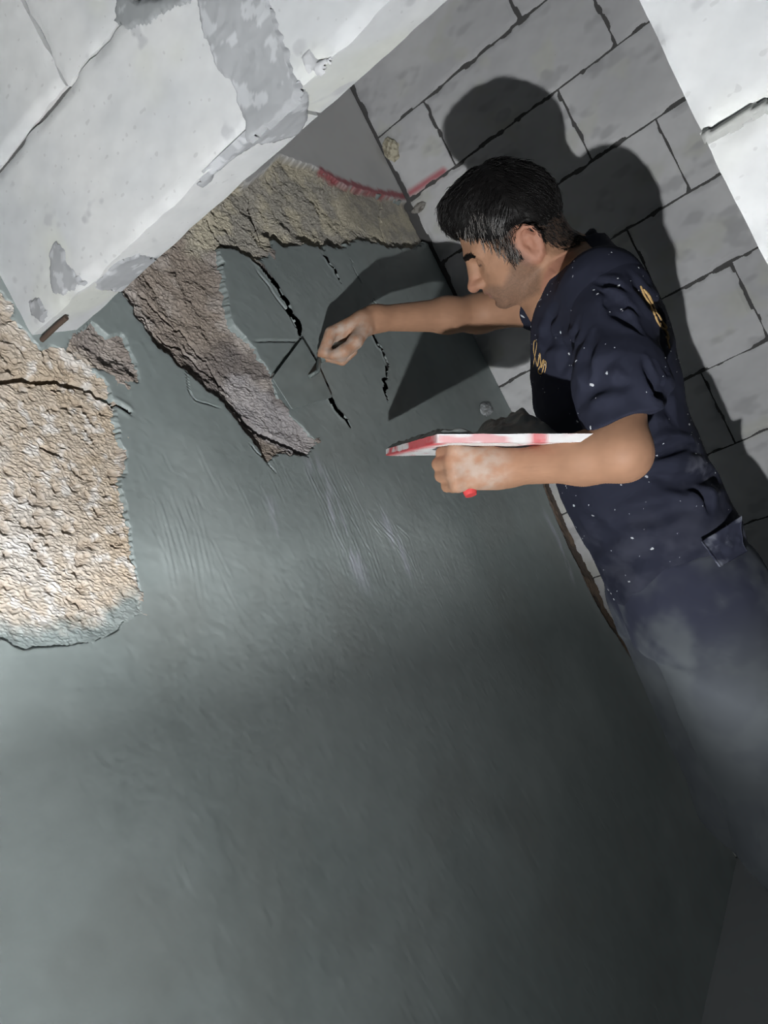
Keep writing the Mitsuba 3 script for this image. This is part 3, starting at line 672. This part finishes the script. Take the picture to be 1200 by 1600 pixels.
fi = rng.choice(len(f), 4200, p=hm.area_faces / hm.area_faces.sum())
bc = rng.dirichlet([1, 1, 1], len(fi)); sp = (hm.triangles[fi] * bc[:, :, None]).sum(1); sn = hm.face_normals[fi]
strands = []
for p0, nn in zip(sp, sn):
    l = loc(p0[None])[0]
    if (nn @ (p0 - HO)) < 0: continue
    flow = ha * 0.75 - hc * (0.75 - 4.0 * max(l[2] - 0.06, 0)) if l[0] > -0.02 else -ha * 0.35 - hc * 0.9 + ha * 0.2 * rng.normal()
    flow = flow + 0.25 * rng.normal(0, 1, 3) * 0.6
    flow = unit(flow - (flow @ nn) * nn)
    Ls = (0.020 if l[2] > 0.03 else 0.010) * (0.6 + 0.8 * rng.random())
    q = [p0 - nn * 0.001, p0 + flow * Ls * 0.5 + nn * 0.0022, p0 + flow * Ls + nn * (0.0012 - 0.002 * rng.random())]
    if inpoly(np.array([loc(q[2][None])[0, 0]]), np.array([loc(q[2][None])[0, 2]]), HP)[0] < -0.012: continue
    strands.append(tube_mesh(q, [0.0007, 0.0006, 0.0002], 3, False))
bm = trimesh.Trimesh(BODY[0], BODY[1], process=False); bl = loc(bm.triangles_center)
ok = np.linalg.norm(bl, axis=1) < 0.15
okd = np.where(ok)[0]; okd = okd[inpoly(bl[okd, 0], bl[okd, 2], HP) > -0.004]; okd = okd[(bl[okd, 2] < 0.055) & (np.abs(bl[okd, 1]) > 0.03)]
for i in rng.choice(okd, 2600):
    p0, nn = bm.triangles_center[i], bm.face_normals[i]
    fl = unit(-hc - 0.25 * ha * (1 if bl[i, 0] < 0 else -0.6) + 0.3 * rng.normal(0, 1, 3)); fl = unit(fl - (fl @ nn) * nn); l_ = 0.006 + 0.006 * rng.random()
    strands.append(tube_mesh([p0 - nn * 0.0005, p0 + fl * l_ * 0.5 + nn * 0.0016, p0 + fl * l_ + nn * 0.001], [0.0006, 0.0005, 0.0002], 3, False))
grey = []
for i in rng.choice(np.where(ok & (inpoly(bl[:, 0], bl[:, 2], [(0.06, 0.05), (0.075, 0.085), (0.03, 0.09), (0.008, 0.02), (0.015, -0.03), (0.03, -0.03)]) > 0) & (bl[:, 1] > 0.03))[0], 170):
    p0, nn = bm.triangles_center[i], bm.face_normals[i]; lift_ = 0.0145 if bl[i, 2] > 0.02 else 0.003
    fl = unit(-hc + 0.35 * ha + 0.15 * rng.normal(0, 1, 3)); fl = unit(fl - (fl @ nn) * nn)
    grey.append(tube_mesh([p0 + nn * lift_, p0 + fl * 0.008 + nn * (lift_ + 0.001), p0 + fl * 0.017 + nn * (lift_ * 0.9)], [0.0004, 0.0004, 0.0002], 3, False))
add('person__hair__strands_001', cat_mesh(grey), 'hair_grey', 'greying strands at the temple', kind='stuff', smooth=True)
add('person__hair__strands', cat_mesh(strands), 'hair', kind='stuff', smooth=True)
# eyebrows
br = []
bandc = 0.0185 + 0.0045 * np.sin(np.clip((np.abs(bl[:, 1]) - 0.010) / 0.038, 0, 1) * 2.6) - 0.004 * np.clip((np.abs(bl[:, 1]) - 0.010) / 0.038, 0, 1)
okd = np.where(ok & (bl[:, 0] > 0.055) & (np.abs(bl[:, 2] - bandc) < 0.0040) & (np.abs(bl[:, 1]) > 0.009) & (np.abs(bl[:, 1]) < 0.050))[0]
for i in rng.choice(okd, 460):
    p0, nn = bm.triangles_center[i], bm.face_normals[i]; sd = np.sign(bl[i, 1])
    fl = unit(hb * sd + 0.5 * hc * (1 - abs(bl[i, 1]) / 0.03) + 0.25 * rng.normal(0, 1, 3)); fl = unit(fl - (fl @ nn) * nn)
    br.append(tube_mesh([p0 - nn * 0.0004, p0 + fl * 0.004 + nn * 0.0014, p0 + fl * 0.008 + nn * 0.0007], [0.0006, 0.0006, 0.0002], 3, False))
add('person__eyebrows', cat_mesh(br), 'hair', kind='stuff', smooth=True)

# T-shirt
def loft(st):
    """Elliptic tube through stations (centre, half depth, half width); the width runs along the line of sight."""
    Cn = np.array([s[0] for s in st]); A = np.array([s[1] for s in st]); Bw = np.array([s[2] for s in st])
    tot = Cn[-1] - Cn[0]; ez = unit(tot); ex = unit(np.cross(ez, np.array([0.27, 0.96, 0]))); ey = np.cross(ex, ez)
    tk = (Cn - Cn[0]) @ ez
    def fn(q):
        t = (q - Cn[0]) @ ez; tc = np.clip(t, tk[0], tk[-1])
        c = np.stack([np.interp(tc, tk, Cn[:, i]) for i in range(3)], 1)
        a, b = np.interp(tc, tk, A), np.interp(tc, tk, Bw)
        d = q - c; x, y = d @ ex, d @ ey
        k0 = ((np.abs(x) / a) ** 2.3 + (np.abs(y) / b) ** 2.3) ** (1 / 2.3)
        r = (k0 - 1) * np.minimum(a, b) * 0.9
        return np.maximum(r, np.maximum(tk[0] - t, t - tk[-1]))
    return fn, Cn.mean(0), np.linalg.norm(tot) / 2 + max(A.max(), Bw.max()), (ex, ey, ez)
TD = 1.49
ST = [(P(1064, 905, TD), 0.122, 0.165), (P(1040, 845, TD), 0.128, 0.170), (P(1008, 790, TD), 0.129, 0.170), (P(976, 718, TD), 0.130, 0.165), (P(956, 665, TD), 0.130, 0.168), (P(944, 600, TD), 0.131, 0.172),
      (P(932, 520, TD), 0.121, 0.175), (P(918, 470, TD), 0.102, 0.160), (P(906, 430, TD), 0.080, 0.120), (P(899, 402, TD), 0.066, 0.085), (P(896, 388, TD), 0.060, 0.070)]
lf, lcn, lr, TF = loft(ST)
sh = Sculpt()
sh.add(lf, lcn, lr, 0.03)
sh.cone(LSH - RI * 0.004, P(962, 520, 1.275), 0.066, 0.062, k=0.05)
sh.cone(RSH, P(840, 470, 1.69), 0.066, 0.062, k=0.05)
sl = Sculpt()
SA, SB = P(955, 470, 1.30), P(968, 600, 1.20)
sl.cone(SA, SB, 0.066, 0.062, k=0.05); sl.cone(SB, SB + (LEL - SB) * 0.75, 0.062, 0.052, k=0.03)
p1, p2 = P(943, 667, 1.165), P(1012, 640, 1.165); hv = unit(p2 - p1)
cut_n = unit(np.cross(hv, ray(978, 655))); cut_n = cut_n if cut_n @ UI < 0 else -cut_n
sl.add(lambda q: -((q - p1) @ cut_n), SB, 0.5, 0.003, 's')
sl.cone(SB, LEL, 0.0435, 0.0390, k=0.002, op='s')
def folds(q):
    n = 0.010 * (fb(q, 10, 2, 31) - 0.5) + 0.005 * (fb(q, 26, 2, 32) - 0.5)
    qc = q.mean(0)
    for k, (pl, wd, dp) in enumerate(FOLDS):
        if np.linalg.norm(qc - pl.mean(0)) > np.linalg.norm(pl[-1] - pl[0]) / 2 + 0.10: continue
        dd = np.full(len(q), 9.0); t = np.zeros(len(q))
        for j in range(len(pl) - 1):
            a, e = pl[j], pl[j + 1] - pl[j]
            tj = np.clip((q - a) @ e / (e @ e), 0, 1); dj = np.linalg.norm(q - a - tj[:, None] * e, axis=1)
            t = np.where(dj < dd, (j + tj) / (len(pl) - 1), t); dd = np.minimum(dd, dj)
        w = wd * (0.6 + 0.8 * np.sin(t * math.pi))
        n = n + dp * np.sin(t * math.pi * 0.9 + 0.15) * (np.exp(-(dd / w) ** 2) - 0.6 * np.exp(-((dd - 2 * w) / w) ** 2))
    return n
def surf(x, y):
    t = np.arange(1.0, 1.75, 0.004); q = np.array([P(x, y, d) for d in t])
    d = np.minimum(sh.eval(q), sl.eval(q)); k = np.nonzero(d < 0)[0]
    return q[k[0]] if len(k) else q[np.argmin(d)]
def fold(a, b, wd=0.006, dp=0.008):
    m_ = [(a[0] + (b[0] - a[0]) * t + 3 * math.sin(t * 5 + a[0]), a[1] + (b[1] - a[1]) * t) for t in np.linspace(0, 1, 5)]
    return (np.array([surf(*q) for q in m_]), wd, dp)
FOLDS = [fold((930, 470, 1.36), (1005, 520, 1.38)), fold((925, 452, 1.36), (995, 490, 1.38)), fold((925, 438, 1.37), (985, 462, 1.40), 0.006, 0.006), fold((1000, 712, 1.31), (1082, 690, 1.46), 0.007, 0.014), fold((1010, 735, 1.32), (1095, 715, 1.46), 0.008, -0.010),
         fold((905, 500, 1.35), (880, 580, 1.37), 0.008, 0.006), fold((1010, 560, 1.25), (1018, 640, 1.28), 0.006, 0.009), fold((1080, 760, 1.38), (1110, 800, 1.40), 0.008, 0.009), fold((960, 820, 1.32), (1080, 790, 1.36), 0.010, 0.006),
         fold((900, 800, 1.40), (960, 840, 1.35), 0.010, 0.006), fold((915, 610), (985, 600), 0.008, 0.005), fold((900, 640), (960, 560), 0.010, 0.006), fold((985, 430), (1040, 520), 0.008, 0.007), fold((1020, 570), (1050, 660), 0.009, 0.008), fold((870, 480), (850, 560), 0.009, 0.006), fold((925, 520), (915, 600), 0.007, 0.009), fold((838, 520, 1.46), (900, 545, 1.36), 0.008, 0.006), fold((1040, 760, 1.34), (1140, 745, 1.46), 0.010, 0.008), fold((920, 880, 1.42), (1010, 850, 1.33), 0.010, -0.006)]
sh.add(folds, lcn, 1.0, 0.0, 'd'); sl.add(folds, lcn, 1.0, 0.0, 'd')
v, f = cat_mesh([relax(*sh.mesh(0.0038), 2), relax(*sl.mesh(0.0028), 2)])
sc = np.array([0.024, 0.027, 0.045]) * (0.85 + 0.3 * fb(v, 14, 3, 33)[:, None])
du = np.maximum(sm(0.075, 0.0, np.linalg.norm(v - P(1085, 740, 1.37), axis=1)) * 0.9, sm(0.10, 0.02, np.linalg.norm(v - P(1120, 860, 1.42), axis=1))) * sm(0.45, 0.75, fb(v, 40, 4, 34))
lowr = sm(0.12, 0.0, (v - P(1040, 850, TD)) @ TF[2]) * sm(0.35, 0.7, fb(v, 30, 4, 35)) * 0.5
sc = mx(sc, np.array([0.19, 0.20, 0.25])[None], np.clip(du * 0.8 + lowr * 0.28, 0, 1))
add('person__shirt', (v, f), 'shirt', 'navy T-shirt spattered with mortar', smooth=True, color=sc)
SH = trimesh.Trimesh(v, f, process=False)
# collar rib: a band round the neck
cA, cB = P(836, 474, HD + 0.01), P(918, 374, HD + 0.05)
cm = (cA + cB) / 2; cu = unit(cB - cA); cw = unit(FW - (FW @ cu) * cu)
ring = [cm + cu * np.linalg.norm(cB - cA) / 2 * 1.02 * math.cos(t) + cw * 0.070 * math.sin(t) for t in np.linspace(0, 2 * math.pi, 49)]
add('person__shirt__collar', tube_mesh(ring, 0.0085, 8), 'shirt_rib', smooth=True)
def on_shirt(x, y, lift=0.001):
    o = CAM; d = ray(x, y); d = d / np.linalg.norm(d)
    l, ri, ti = SH.ray.intersects_location([o], [d], multiple_hits=False)
    return (l[0] - d * lift, ti[0]) if len(l) else (None, None)
# trousers
HIPC = P(1052, 880, 1.50)
def trouser_parts():
    tr = Sculpt()
    tst = [(P(1078, 965, 1.505), 0.112, 0.165), (P(1064, 905, 1.495), 0.118, 0.160), (P(1052, 872, 1.49), 0.118, 0.156), (P(1046, 855, 1.49), 0.110, 0.15)]
    fn, cn_, r_, fr = loft(tst)
    tr.add(fn, cn_, r_, 0.03)
    fwd = unit(-RI * 0.9 - UI * 0.45); fwd = unit(fwd - (fwd @ ZU) * ZU)
    for s, dd in ((1, -0.088), (-1, 0.088)):
        hip = P(1070, 930, 1.50) + np.array([0.0, dd, 0]); knee = np.array([hip[0], hip[1], 0.52]) + fwd * 0.05; ank = np.array([hip[0], hip[1], 0.10]) - fwd * 0.03
        tr.cone(hip, knee, 0.112, 0.085, k=0.05); tr.cone(knee, ank, 0.078, 0.062, k=0.03)
        bt = Sculpt()
        foot_ = np.array([ank[0], ank[1], 0.0])
        bt.cone(foot_ + ZU * 0.10, foot_ + ZU * 0.05, 0.048, 0.046, k=0.03); bt.cone(foot_ + ZU * 0.042, foot_ + fwd * 0.15 + ZU * 0.036, 0.042, 0.036, k=0.03); bt.cone(foot_ + ZU * 0.04 - fwd * 0.03, foot_ + fwd * 0.16 + ZU * 0.036, 0.038, 0.036, k=0.03)
        bt.add(lambda q: 0.001 - q[:, 2], foot_, 0.4, 0.004, 'i')
        key = 'person__boot' if s == 1 else 'person__boot_001'
        add(key, relax(*bt.mesh(0.007), 2), 'black', smooth=True)
    tr.add(lambda q: 0.010 * (fb(q, 8, 2, 41) - 0.5) + 0.005 * (fb(q, 24, 2, 42) - 0.5), HIPC, 2.0, 0.0, 'd')
    v, f = relax(*tr.mesh(0.0062), 2)
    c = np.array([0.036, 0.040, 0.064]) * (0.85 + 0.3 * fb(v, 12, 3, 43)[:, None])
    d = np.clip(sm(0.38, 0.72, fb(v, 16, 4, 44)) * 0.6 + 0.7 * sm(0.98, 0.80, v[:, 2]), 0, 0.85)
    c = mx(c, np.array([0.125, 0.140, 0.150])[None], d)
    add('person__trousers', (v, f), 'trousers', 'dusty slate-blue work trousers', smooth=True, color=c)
trouser_parts()
# back-pocket flap and a hanging strap at his hip
def sheet(key, img, bsdf, thick=0.004, amp=0.004, seed=0, parent=None, nu=26, nv=26):
    """A small piece of cloth through four corners (px, py, distance), rippled."""
    q = np.array([P(*p) for p in img]); a, b = np.meshgrid(np.linspace(0, 1, nu), np.linspace(0, 1, nv), indexing='ij'); a, b = a[..., None], b[..., None]
    V = q[0] * (1 - a) * (1 - b) + q[1] * a * (1 - b) + q[2] * a * b + q[3] * (1 - a) * b
    n = unit(np.cross(q[1] - q[0], q[3] - q[0])); n = n if n @ FW < 0 else -n
    h = amp * 2 * (fb(V, 28, 3, seed) - 0.5)
    top = V + n * (h + thick / 2)[..., None]; bot = V + n * (h - thick / 2)[..., None]
    F = grid_faces(nu, nv); m = nu * nv; idx = np.arange(m).reshape(nu, nv)
    loop = np.concatenate([idx[:, 0], idx[-1, 1:], idx[-2::-1, -1], idx[0, -2:0:-1]]); k = loop; k2 = np.roll(loop, -1)
    F = np.vstack([F, F[:, ::-1] + m, np.stack([k, k2, k2 + m], 1), np.stack([k, k2 + m, k + m], 1)])
    VV = np.vstack([top.reshape(-1, 3), bot.reshape(-1, 3)])
    c = np.array([0.045, 0.050, 0.080]) * np.ones((len(VV), 1)); c = mx(c, np.array([0.26, 0.28, 0.34])[None], sm(0.48, 0.70, fb(VV, 45, 4, seed + 1)) * 0.8)
    add(key, (VV, F), bsdf, smooth=40) if bsdf != 'trousers' else add(key, (VV, F), bsdf, smooth=True, color=c)
def sd_(x, y): return (surf(x, y) - CAM) @ FW
sheet('person__trousers__pocket_flap', [(1096, 846, sd_(1088, 838) - 0.022), (1158, 806, sd_(1128, 806) - 0.012), (1166, 862, sd_(1128, 820) + 0.0), (1124, 886, sd_(1110, 850) - 0.018)], 'trousers', seed=61, amp=0.010)
sheet('person__trousers__strap', [(1150, 855, 1.42), (1162, 852, 1.43), (1163, 946, 1.44), (1157, 947, 1.435)], 'steel', seed=63, amp=0.001, nu=4, nv=20)
# gold lettering: brush strokes laid on the shirt
def strokes(key, lines, w, label):
    ms = []
    for ln in lines:
        ln = np.array(ln, float)
        t = np.linspace(0, len(ln) - 1, (len(ln) - 1) * 7 + 1); i = np.clip(t.astype(int), 0, len(ln) - 2); u = (t - i)[:, None]
        g_ = lambda k: ln[np.clip(k, 0, len(ln) - 1)]
        a, b, c, d = g_(i - 1), g_(i), g_(i + 1), g_(i + 2)
        xy = 0.5 * (2 * b + (c - a) * u + (2 * a - 5 * b + 4 * c - d) * u ** 2 + (3 * b - a - 3 * c + d) * u ** 3)
        pts = [on_shirt(x, y, 0.0004)[0] for x, y in xy]; pts = [p for p in pts if p is not None]
        if len(pts) > 3: ms.append(tube_mesh(np.array(pts), w * (0.75 + 0.35 * np.sin(np.linspace(0, 3.1, len(pts)))), 5))
    if ms: add(key, cat_mesh(ms), 'gold', label, smooth=True)
strokes('person__shirt__lettering', [[(833, 574), (836, 556), (839, 536), (835, 533), (834, 548), (837, 562), (840, 572), (842, 560), (844, 552), (845, 566), (846, 574), (849, 562), (850, 570), (846, 584), (841, 580), (845, 571), (852, 564), (853, 572), (851, 582)]], 0.0013, 'gold cursive lettering on the chest')
strokes('person__shirt__lettering_001', [[(1001, 447), (1007, 462), (1014, 474), (1021, 488), (1027, 502), (1033, 512)], [(1005, 452), (1013, 461), (1020, 476), (1026, 490)], [(1027, 490), (1033, 500), (1041, 512), (1036, 514), (1031, 505)], [(1036, 512), (1042, 520), (1044, 530), (1040, 526)], [(1042, 532), (1046, 544)]], 0.0022, 'gold lettering across the back')
# mortar specks on the shirt
sp_ = []
fi = rng.choice(len(SH.faces), 620, p=SH.area_faces / SH.area_faces.sum())
for i in fi:
    n = SH.face_normals[i]; c = SH.triangles_center[i]
    if n @ (c - CAM) > 0: continue
    r = 0.0007 + 0.0026 * rng.random() ** 5
    a = unit(np.cross(n, rng.normal(0, 1, 3))); b = np.cross(n, a); k = 7; ang = np.arange(k) * 2 * np.pi / k; rr = r * (0.7 + 0.6 * rng.random(k))
    st = 1 + 1.2 * rng.random() ** 2
    V = np.vstack([c + n * 0.0012, c - n * 0.0003 + rr[:, None] * (np.cos(ang)[:, None] * a * st + np.sin(ang)[:, None] * b)])
    kk = np.arange(k); sp_.append((V, np.stack([0 * kk, 1 + kk, 1 + (kk + 1) % k], 1)))
add('person__shirt__specks', cat_mesh(sp_), 'speck', 'pale mortar specks', kind='stuff', smooth=True)

# ------------------------------------------------------------------ mortar board (hawk) in his left hand
def hawk():
    ctr = Lh(0.055, 0.046, -0.018)
    A, B, tx = P(683, 685, 1.160), P(946, 684, 1.135), P(602, 707, 1.520)
    u = unit(B - A); w = tx - A; w = unit(w - (w @ u) * u); up = np.cross(u, w); up = up if up @ UI > 0 else -up
    uw = lambda p: ((p - A) @ u, (p - A) @ w)
    Lu = np.linalg.norm(B - A); tip = np.array(uw(tx)); D_ = tip[1]
    def at(x, y, wv):
        lo_, hi_ = 1.0, 2.0
        for _ in range(40):
            m_ = (lo_ + hi_) / 2
            if (P(x, y, m_) - A) @ w < wv: lo_ = m_
            else: hi_ = m_
        return uw(P(x, y, lo_))
    out = [(0, 0), (Lu, 0), (at(888, 690, 0.11)), (at(818, 697, D_ * 0.90)), (at(790, 700, D_)), tuple(tip)]
    from shapely.geometry import Polygon
    pg = Polygon(out).buffer(-0.004).buffer(0.004)
    m = trimesh.creation.extrude_polygon(pg, 0.012)
    m = m.subdivide_to_size(0.007)
    v = np.array(m.vertices)
    n = fb(v, 60, 3, 71)
    v[:, 2] += 0.0016 * (n - 0.5)
    V = A + v[:, :1] * u + v[:, 1:2] * w + (v[:, 2:] - 0.006) * up
    redm = np.array([0.55, 0.045, 0.055]); wh = np.array([0.66, 0.66, 0.66])
    t = fb(v * np.array([1, 1, 1.0]), 34, 4, 72)
    low = sm(0.004, 0.001, v[:, 2])
    c = mx(np.array([wh] * len(v)), np.array([0.60, 0.26, 0.27])[None], sm(0.57, 0.68, t) * 0.8)
    tipm = sm(0.03, 0.0, v[:, 0] - tip[0] * np.clip(v[:, 1] / D_, 0, 1)) * sm(0.0, 0.03, v[:, 1])
    c = mx(c, redm[None], sm(0.40, 0.6, fb(v, 26, 3, 73) + 0.25 * low) * tipm * 0.9)
    patch = sm(0.016, 0.006, np.abs(v[:, 0] - 0.140))
    c = mx(c, redm[None], np.clip(patch, 0, 1) * 0.75 * sm(0.30, 0.45, t))
    add('plaster_board__plate', (V, m.faces), 'board', 'white and red mortar-crusted plate', color=np.clip(c, 0, 1), smooth=False)
    # wet mortar on the plate
    gx, gy = np.meshgrid(np.linspace(tip[0] + 0.003, Lu - 0.01, 110), np.linspace(0.003, D_ - 0.003, 110), indexing='ij')
    ins = inpoly(gx.ravel(), gy.ravel(), list(pg.exterior.coords)).reshape(gx.shape)
    g3 = np.stack([gx, gy, 0 * gx], -1)
    eu = gx - tip[0] * gy / D_                                   # distance from the slanting edge
    heap = np.exp(-(((gx - 0.115) / 0.060) ** 4 + ((gy - 0.20) / 0.11) ** 4))
    h = 0.012 + np.minimum(0.010, 0.9 * np.maximum(ins, 0)) * sm(0.085, 0.03, eu) * (0.3 + 1.2 * fb(g3, 60, 3, 74)) * sm(0.0, 0.012, gy) + heap * (0.040 + 0.045 * (fb(g3, 32, 4, 77) - 0.5)) + 0.002 * (fb(g3, 90, 2, 78) - 0.4)
    V = A + gx[..., None] * u + gy[..., None] * w + (h - 0.0065)[..., None] * up
    kp = ins > -0.001; kp = kp[:-1, :-1] & kp[1:, 1:] & kp[1:, :-1] & kp[:-1, 1:]
    v1, f1 = compact(V.reshape(-1, 3), grid_faces(*gx.shape, mask=kp))
    cc = np.array([0.22, 0.24, 0.235]) * (0.7 + 0.6 * fb(v1, 80, 3, 75)[:, None])
    add('plaster_board__mortar', (v1, f1), 'mortar', 'wet grey mortar', smooth=True, color=cc)
    h0, h1 = Lh(0.056, 0.036, -0.020), P(736, 774, 1.225)
    k = np.linspace(0, 1, 12); hp_ = [h0 + (h1 - h0) * t for t in k]
    hr_ = 0.0095 + 0.0014 * np.sin(k * 9); hr_[-1] = 0.0088
    add('plaster_board__handle', tube_mesh(hp_, hr_, 14), 'red_plastic', 'red handle', smooth=50)
    labels['plaster_board'] = {'label': 'white and red plastering board held level in his left fist', 'category': 'plastering board'}
hawk()
# ------------------------------------------------------------------ trowel in his right hand
def trowel():
    n = D2
    on = lambda x, y, h: onplane(x, y, C0 + D2 * h, D2)
    quad = [on(472, 529, 0.010), on(499, 566, 0.016), on(520, 620, 0.012), on(455, 640, 0.007), on(424, 592, 0.007)]
    q2 = [(np.array([-(p - C0) @ D1, p[2]])) for p in quad]
    from shapely.geometry import Polygon
    pg = Polygon(q2).buffer(-0.003).buffer(0.003)
    m = trimesh.creation.extrude_polygon(pg, 0.0018).subdivide_to_size(0.008); v = np.array(m.vertices)
    V = C0 - v[:, :1] * D1 + v[:, 1:2] * ZU + D2 * (v[:, 2:] + 0.0085)
    c = np.array([0.205, 0.240, 0.235]) * (0.85 + 0.3 * fb(V, 40, 3, 81)[:, None])
    add('trowel__blade', (V, m.faces), 'mortar', 'steel blade smeared with grey mortar', color=c)
    g0, g1 = Rh(0.108, 0.018, 0.012), Rh(0.030, 0.020, -0.002)
    b0 = on(484, 588, 0.014)
    add('trowel__neck', tube_mesh([b0, b0 + D2 * 0.022, b0 * 0.3 + g0 * 0.7 + D2 * 0.006, g0], 0.0042, 8), 'steel', smooth=True)
    k = np.linspace(0, 1, 10)
    add('trowel__handle', tube_mesh([g0 + (g1 - g0) * t for t in k], 0.011 + 0.002 * np.sin(k * 3.1), 12), 'steel', 'grey handle', smooth=True)
    labels['trowel'] = {'label': 'mortar-smeared trowel pressed on the wall by his right hand', 'category': 'trowel'}
trowel()

# ------------------------------------------------------------------ small things on the walls
def lump(key, x, y, plane, size, seed, base, dark_, label, cat, flat=0.55, out=0.004):
    if plane == 'back': c, n, a = onplane(x, y, C0, D1), -D1, D2
    else: c, n, a = onplane(x, y, C0, D2), D2, -D1
    m = trimesh.creation.icosphere(subdivisions=4); v = np.array(m.vertices)
    r = 1 + 0.8 * (fb(v, 1.7, 4, seed) - 0.5) + 0.35 * (fb(v, 6, 3, seed + 1) - 0.5)
    v = v * r[:, None]
    V = c + n * out + (v[:, :1] * size[0] * a + v[:, 1:2] * size[1] * ZU + v[:, 2:] * size[2] * flat * n)
    col_ = mx(np.array([base] * len(V)), np.array(dark_)[None], sm(0.48, 0.62, fb(V, 120, 3, seed + 2)) * 0.8)
    add(key, (V, m.faces), 'foam', label, cat, smooth=True, color=col_)
lump('foam_blob', 613, 233, 'back', (0.021, 0.030, 0.03), 5, [0.52, 0.49, 0.38], [0.24, 0.21, 0.15], 'pale yellow foam blob in the corner joint above the red line', 'foam blob')
lump('mortar_lump', 655, 325, 'back', (0.022, 0.010, 0.012), 6, [0.30, 0.29, 0.27], [0.10, 0.09, 0.08], 'small speckled mortar lump in the corner below the red line', 'mortar lump')
lump('mortar_lump_001', 757, 641, 'left', (0.028, 0.017, 0.018), 7, [0.36, 0.38, 0.39], [0.20, 0.21, 0.21], 'grey mortar lump stuck on the wall above the board', 'mortar lump')
#lump('mortar_lump_002', 803, 640, 'left', (0.020, 0.012, 0.016), 8, [0.30, 0.31, 0.31], [0.13, 0.13, 0.13], 'dark mortar lump in the corner between wall and belly', 'mortar lump')
lump('mortar_lump_002', 942, 912, 'left', (0.010, 0.008, 0.014), 9, [0.44, 0.45, 0.46], [0.2, 0.2, 0.2], 'tiny grey mortar lump at the foot of the corner crack', 'mortar lump')
def rod():
    pp = [onplane(x, y, np.array([0, 0, WL - h]), ZU) for x, y, h in ((104, 496, 0.006), (90, 508, 0.007), (72, 525, 0.008), (55, 541, 0.008))]
    add('steel_rod', tube_mesh(pp, 0.0036, 10), 'rust', 'short rusty steel rod end lying along the lintel underside', 'steel rod', smooth=40)
rod()
#@@MORE@@
# ------------------------------------------------------------------ work lamp
def work_lamp():
    aim = (C0 - D1 * 1.45 + ZU * 2.05) - LAMP
    a = aim / np.linalg.norm(aim)
    W1, W2 = C0 - D1 * left_sz(60, 975)[0] + ZU * left_sz(60, 975)[1], P(800, 975, 1.45)
    w1, w2 = (W1 - LAMP) / np.linalg.norm(W1 - LAMP), (W2 - LAMP) / np.linalg.norm(W2 - LAMP)
    nrm = np.cross(w1, w2); nrm /= np.linalg.norm(nrm)
    if nrm @ ZU < 0: nrm = -nrm
    side = np.cross(a, nrm); side /= np.linalg.norm(side); up = np.cross(side, a)
    n = 24; ang = np.arange(n) * 2 * np.pi / n
    R = 0.016
    ring = LAMP + R * (np.cos(ang)[:, None] * side + np.sin(ang)[:, None] * up)
    V = np.vstack([[LAMP], ring]); k = np.arange(n)
    F = np.stack([0 * k, 1 + k, 1 + (k + 1) % n], 1)
    nn = np.cross(V[F[0, 1]] - V[0], V[F[0, 2]] - V[0])
    if nn @ a < 0: F = F[:, ::-1]
    scene['work_lamp__lens'] = mikit.ply((V, F), 'black')
    scene['work_lamp__lens']['emitter'] = {'type': 'area', 'radiance': rgb(LAMP_RAD, LAMP_RAD * 1.0, LAMP_RAD * 1.0)}
    v, f = cham_box(-0.034, 0.034, -0.045, -0.003, -0.034, 0.034, 0.006)
    add('work_lamp__housing', (to_frame(v, LAMP, side, a, up), f), 'black')
    fl = a - (a @ nrm) * nrm; fl /= np.linalg.norm(fl); fs = np.cross(fl, nrm)
    f2 = unit(fl * 0.120 + nrm * (R * 0.22)); n2_ = unit(nrm - (nrm @ f2) * f2)
    v, f = cham_box(-0.15, 0.15, -0.03, float(np.hypot(0.120, R * 0.22)), -0.0035, 0.0, 0.0008)
    add('work_lamp__flap', (to_frame(v, LAMP - nrm * (R * 0.22), fs, f2, n2_), f), 'black')
    base = LAMP - a * 0.03
    add('work_lamp__stand', tube_mesh([base - up * 0.03, base - up * 0.06, [base[0], base[1] - 0.05, base[2] - 0.15], [base[0], base[1] - 0.05, 0.0]], 0.009, 8), 'black')
    labels['work_lamp'] = {'label': 'black work lamp with a lower flap on a floor stand', 'category': 'lamp'}
work_lamp()
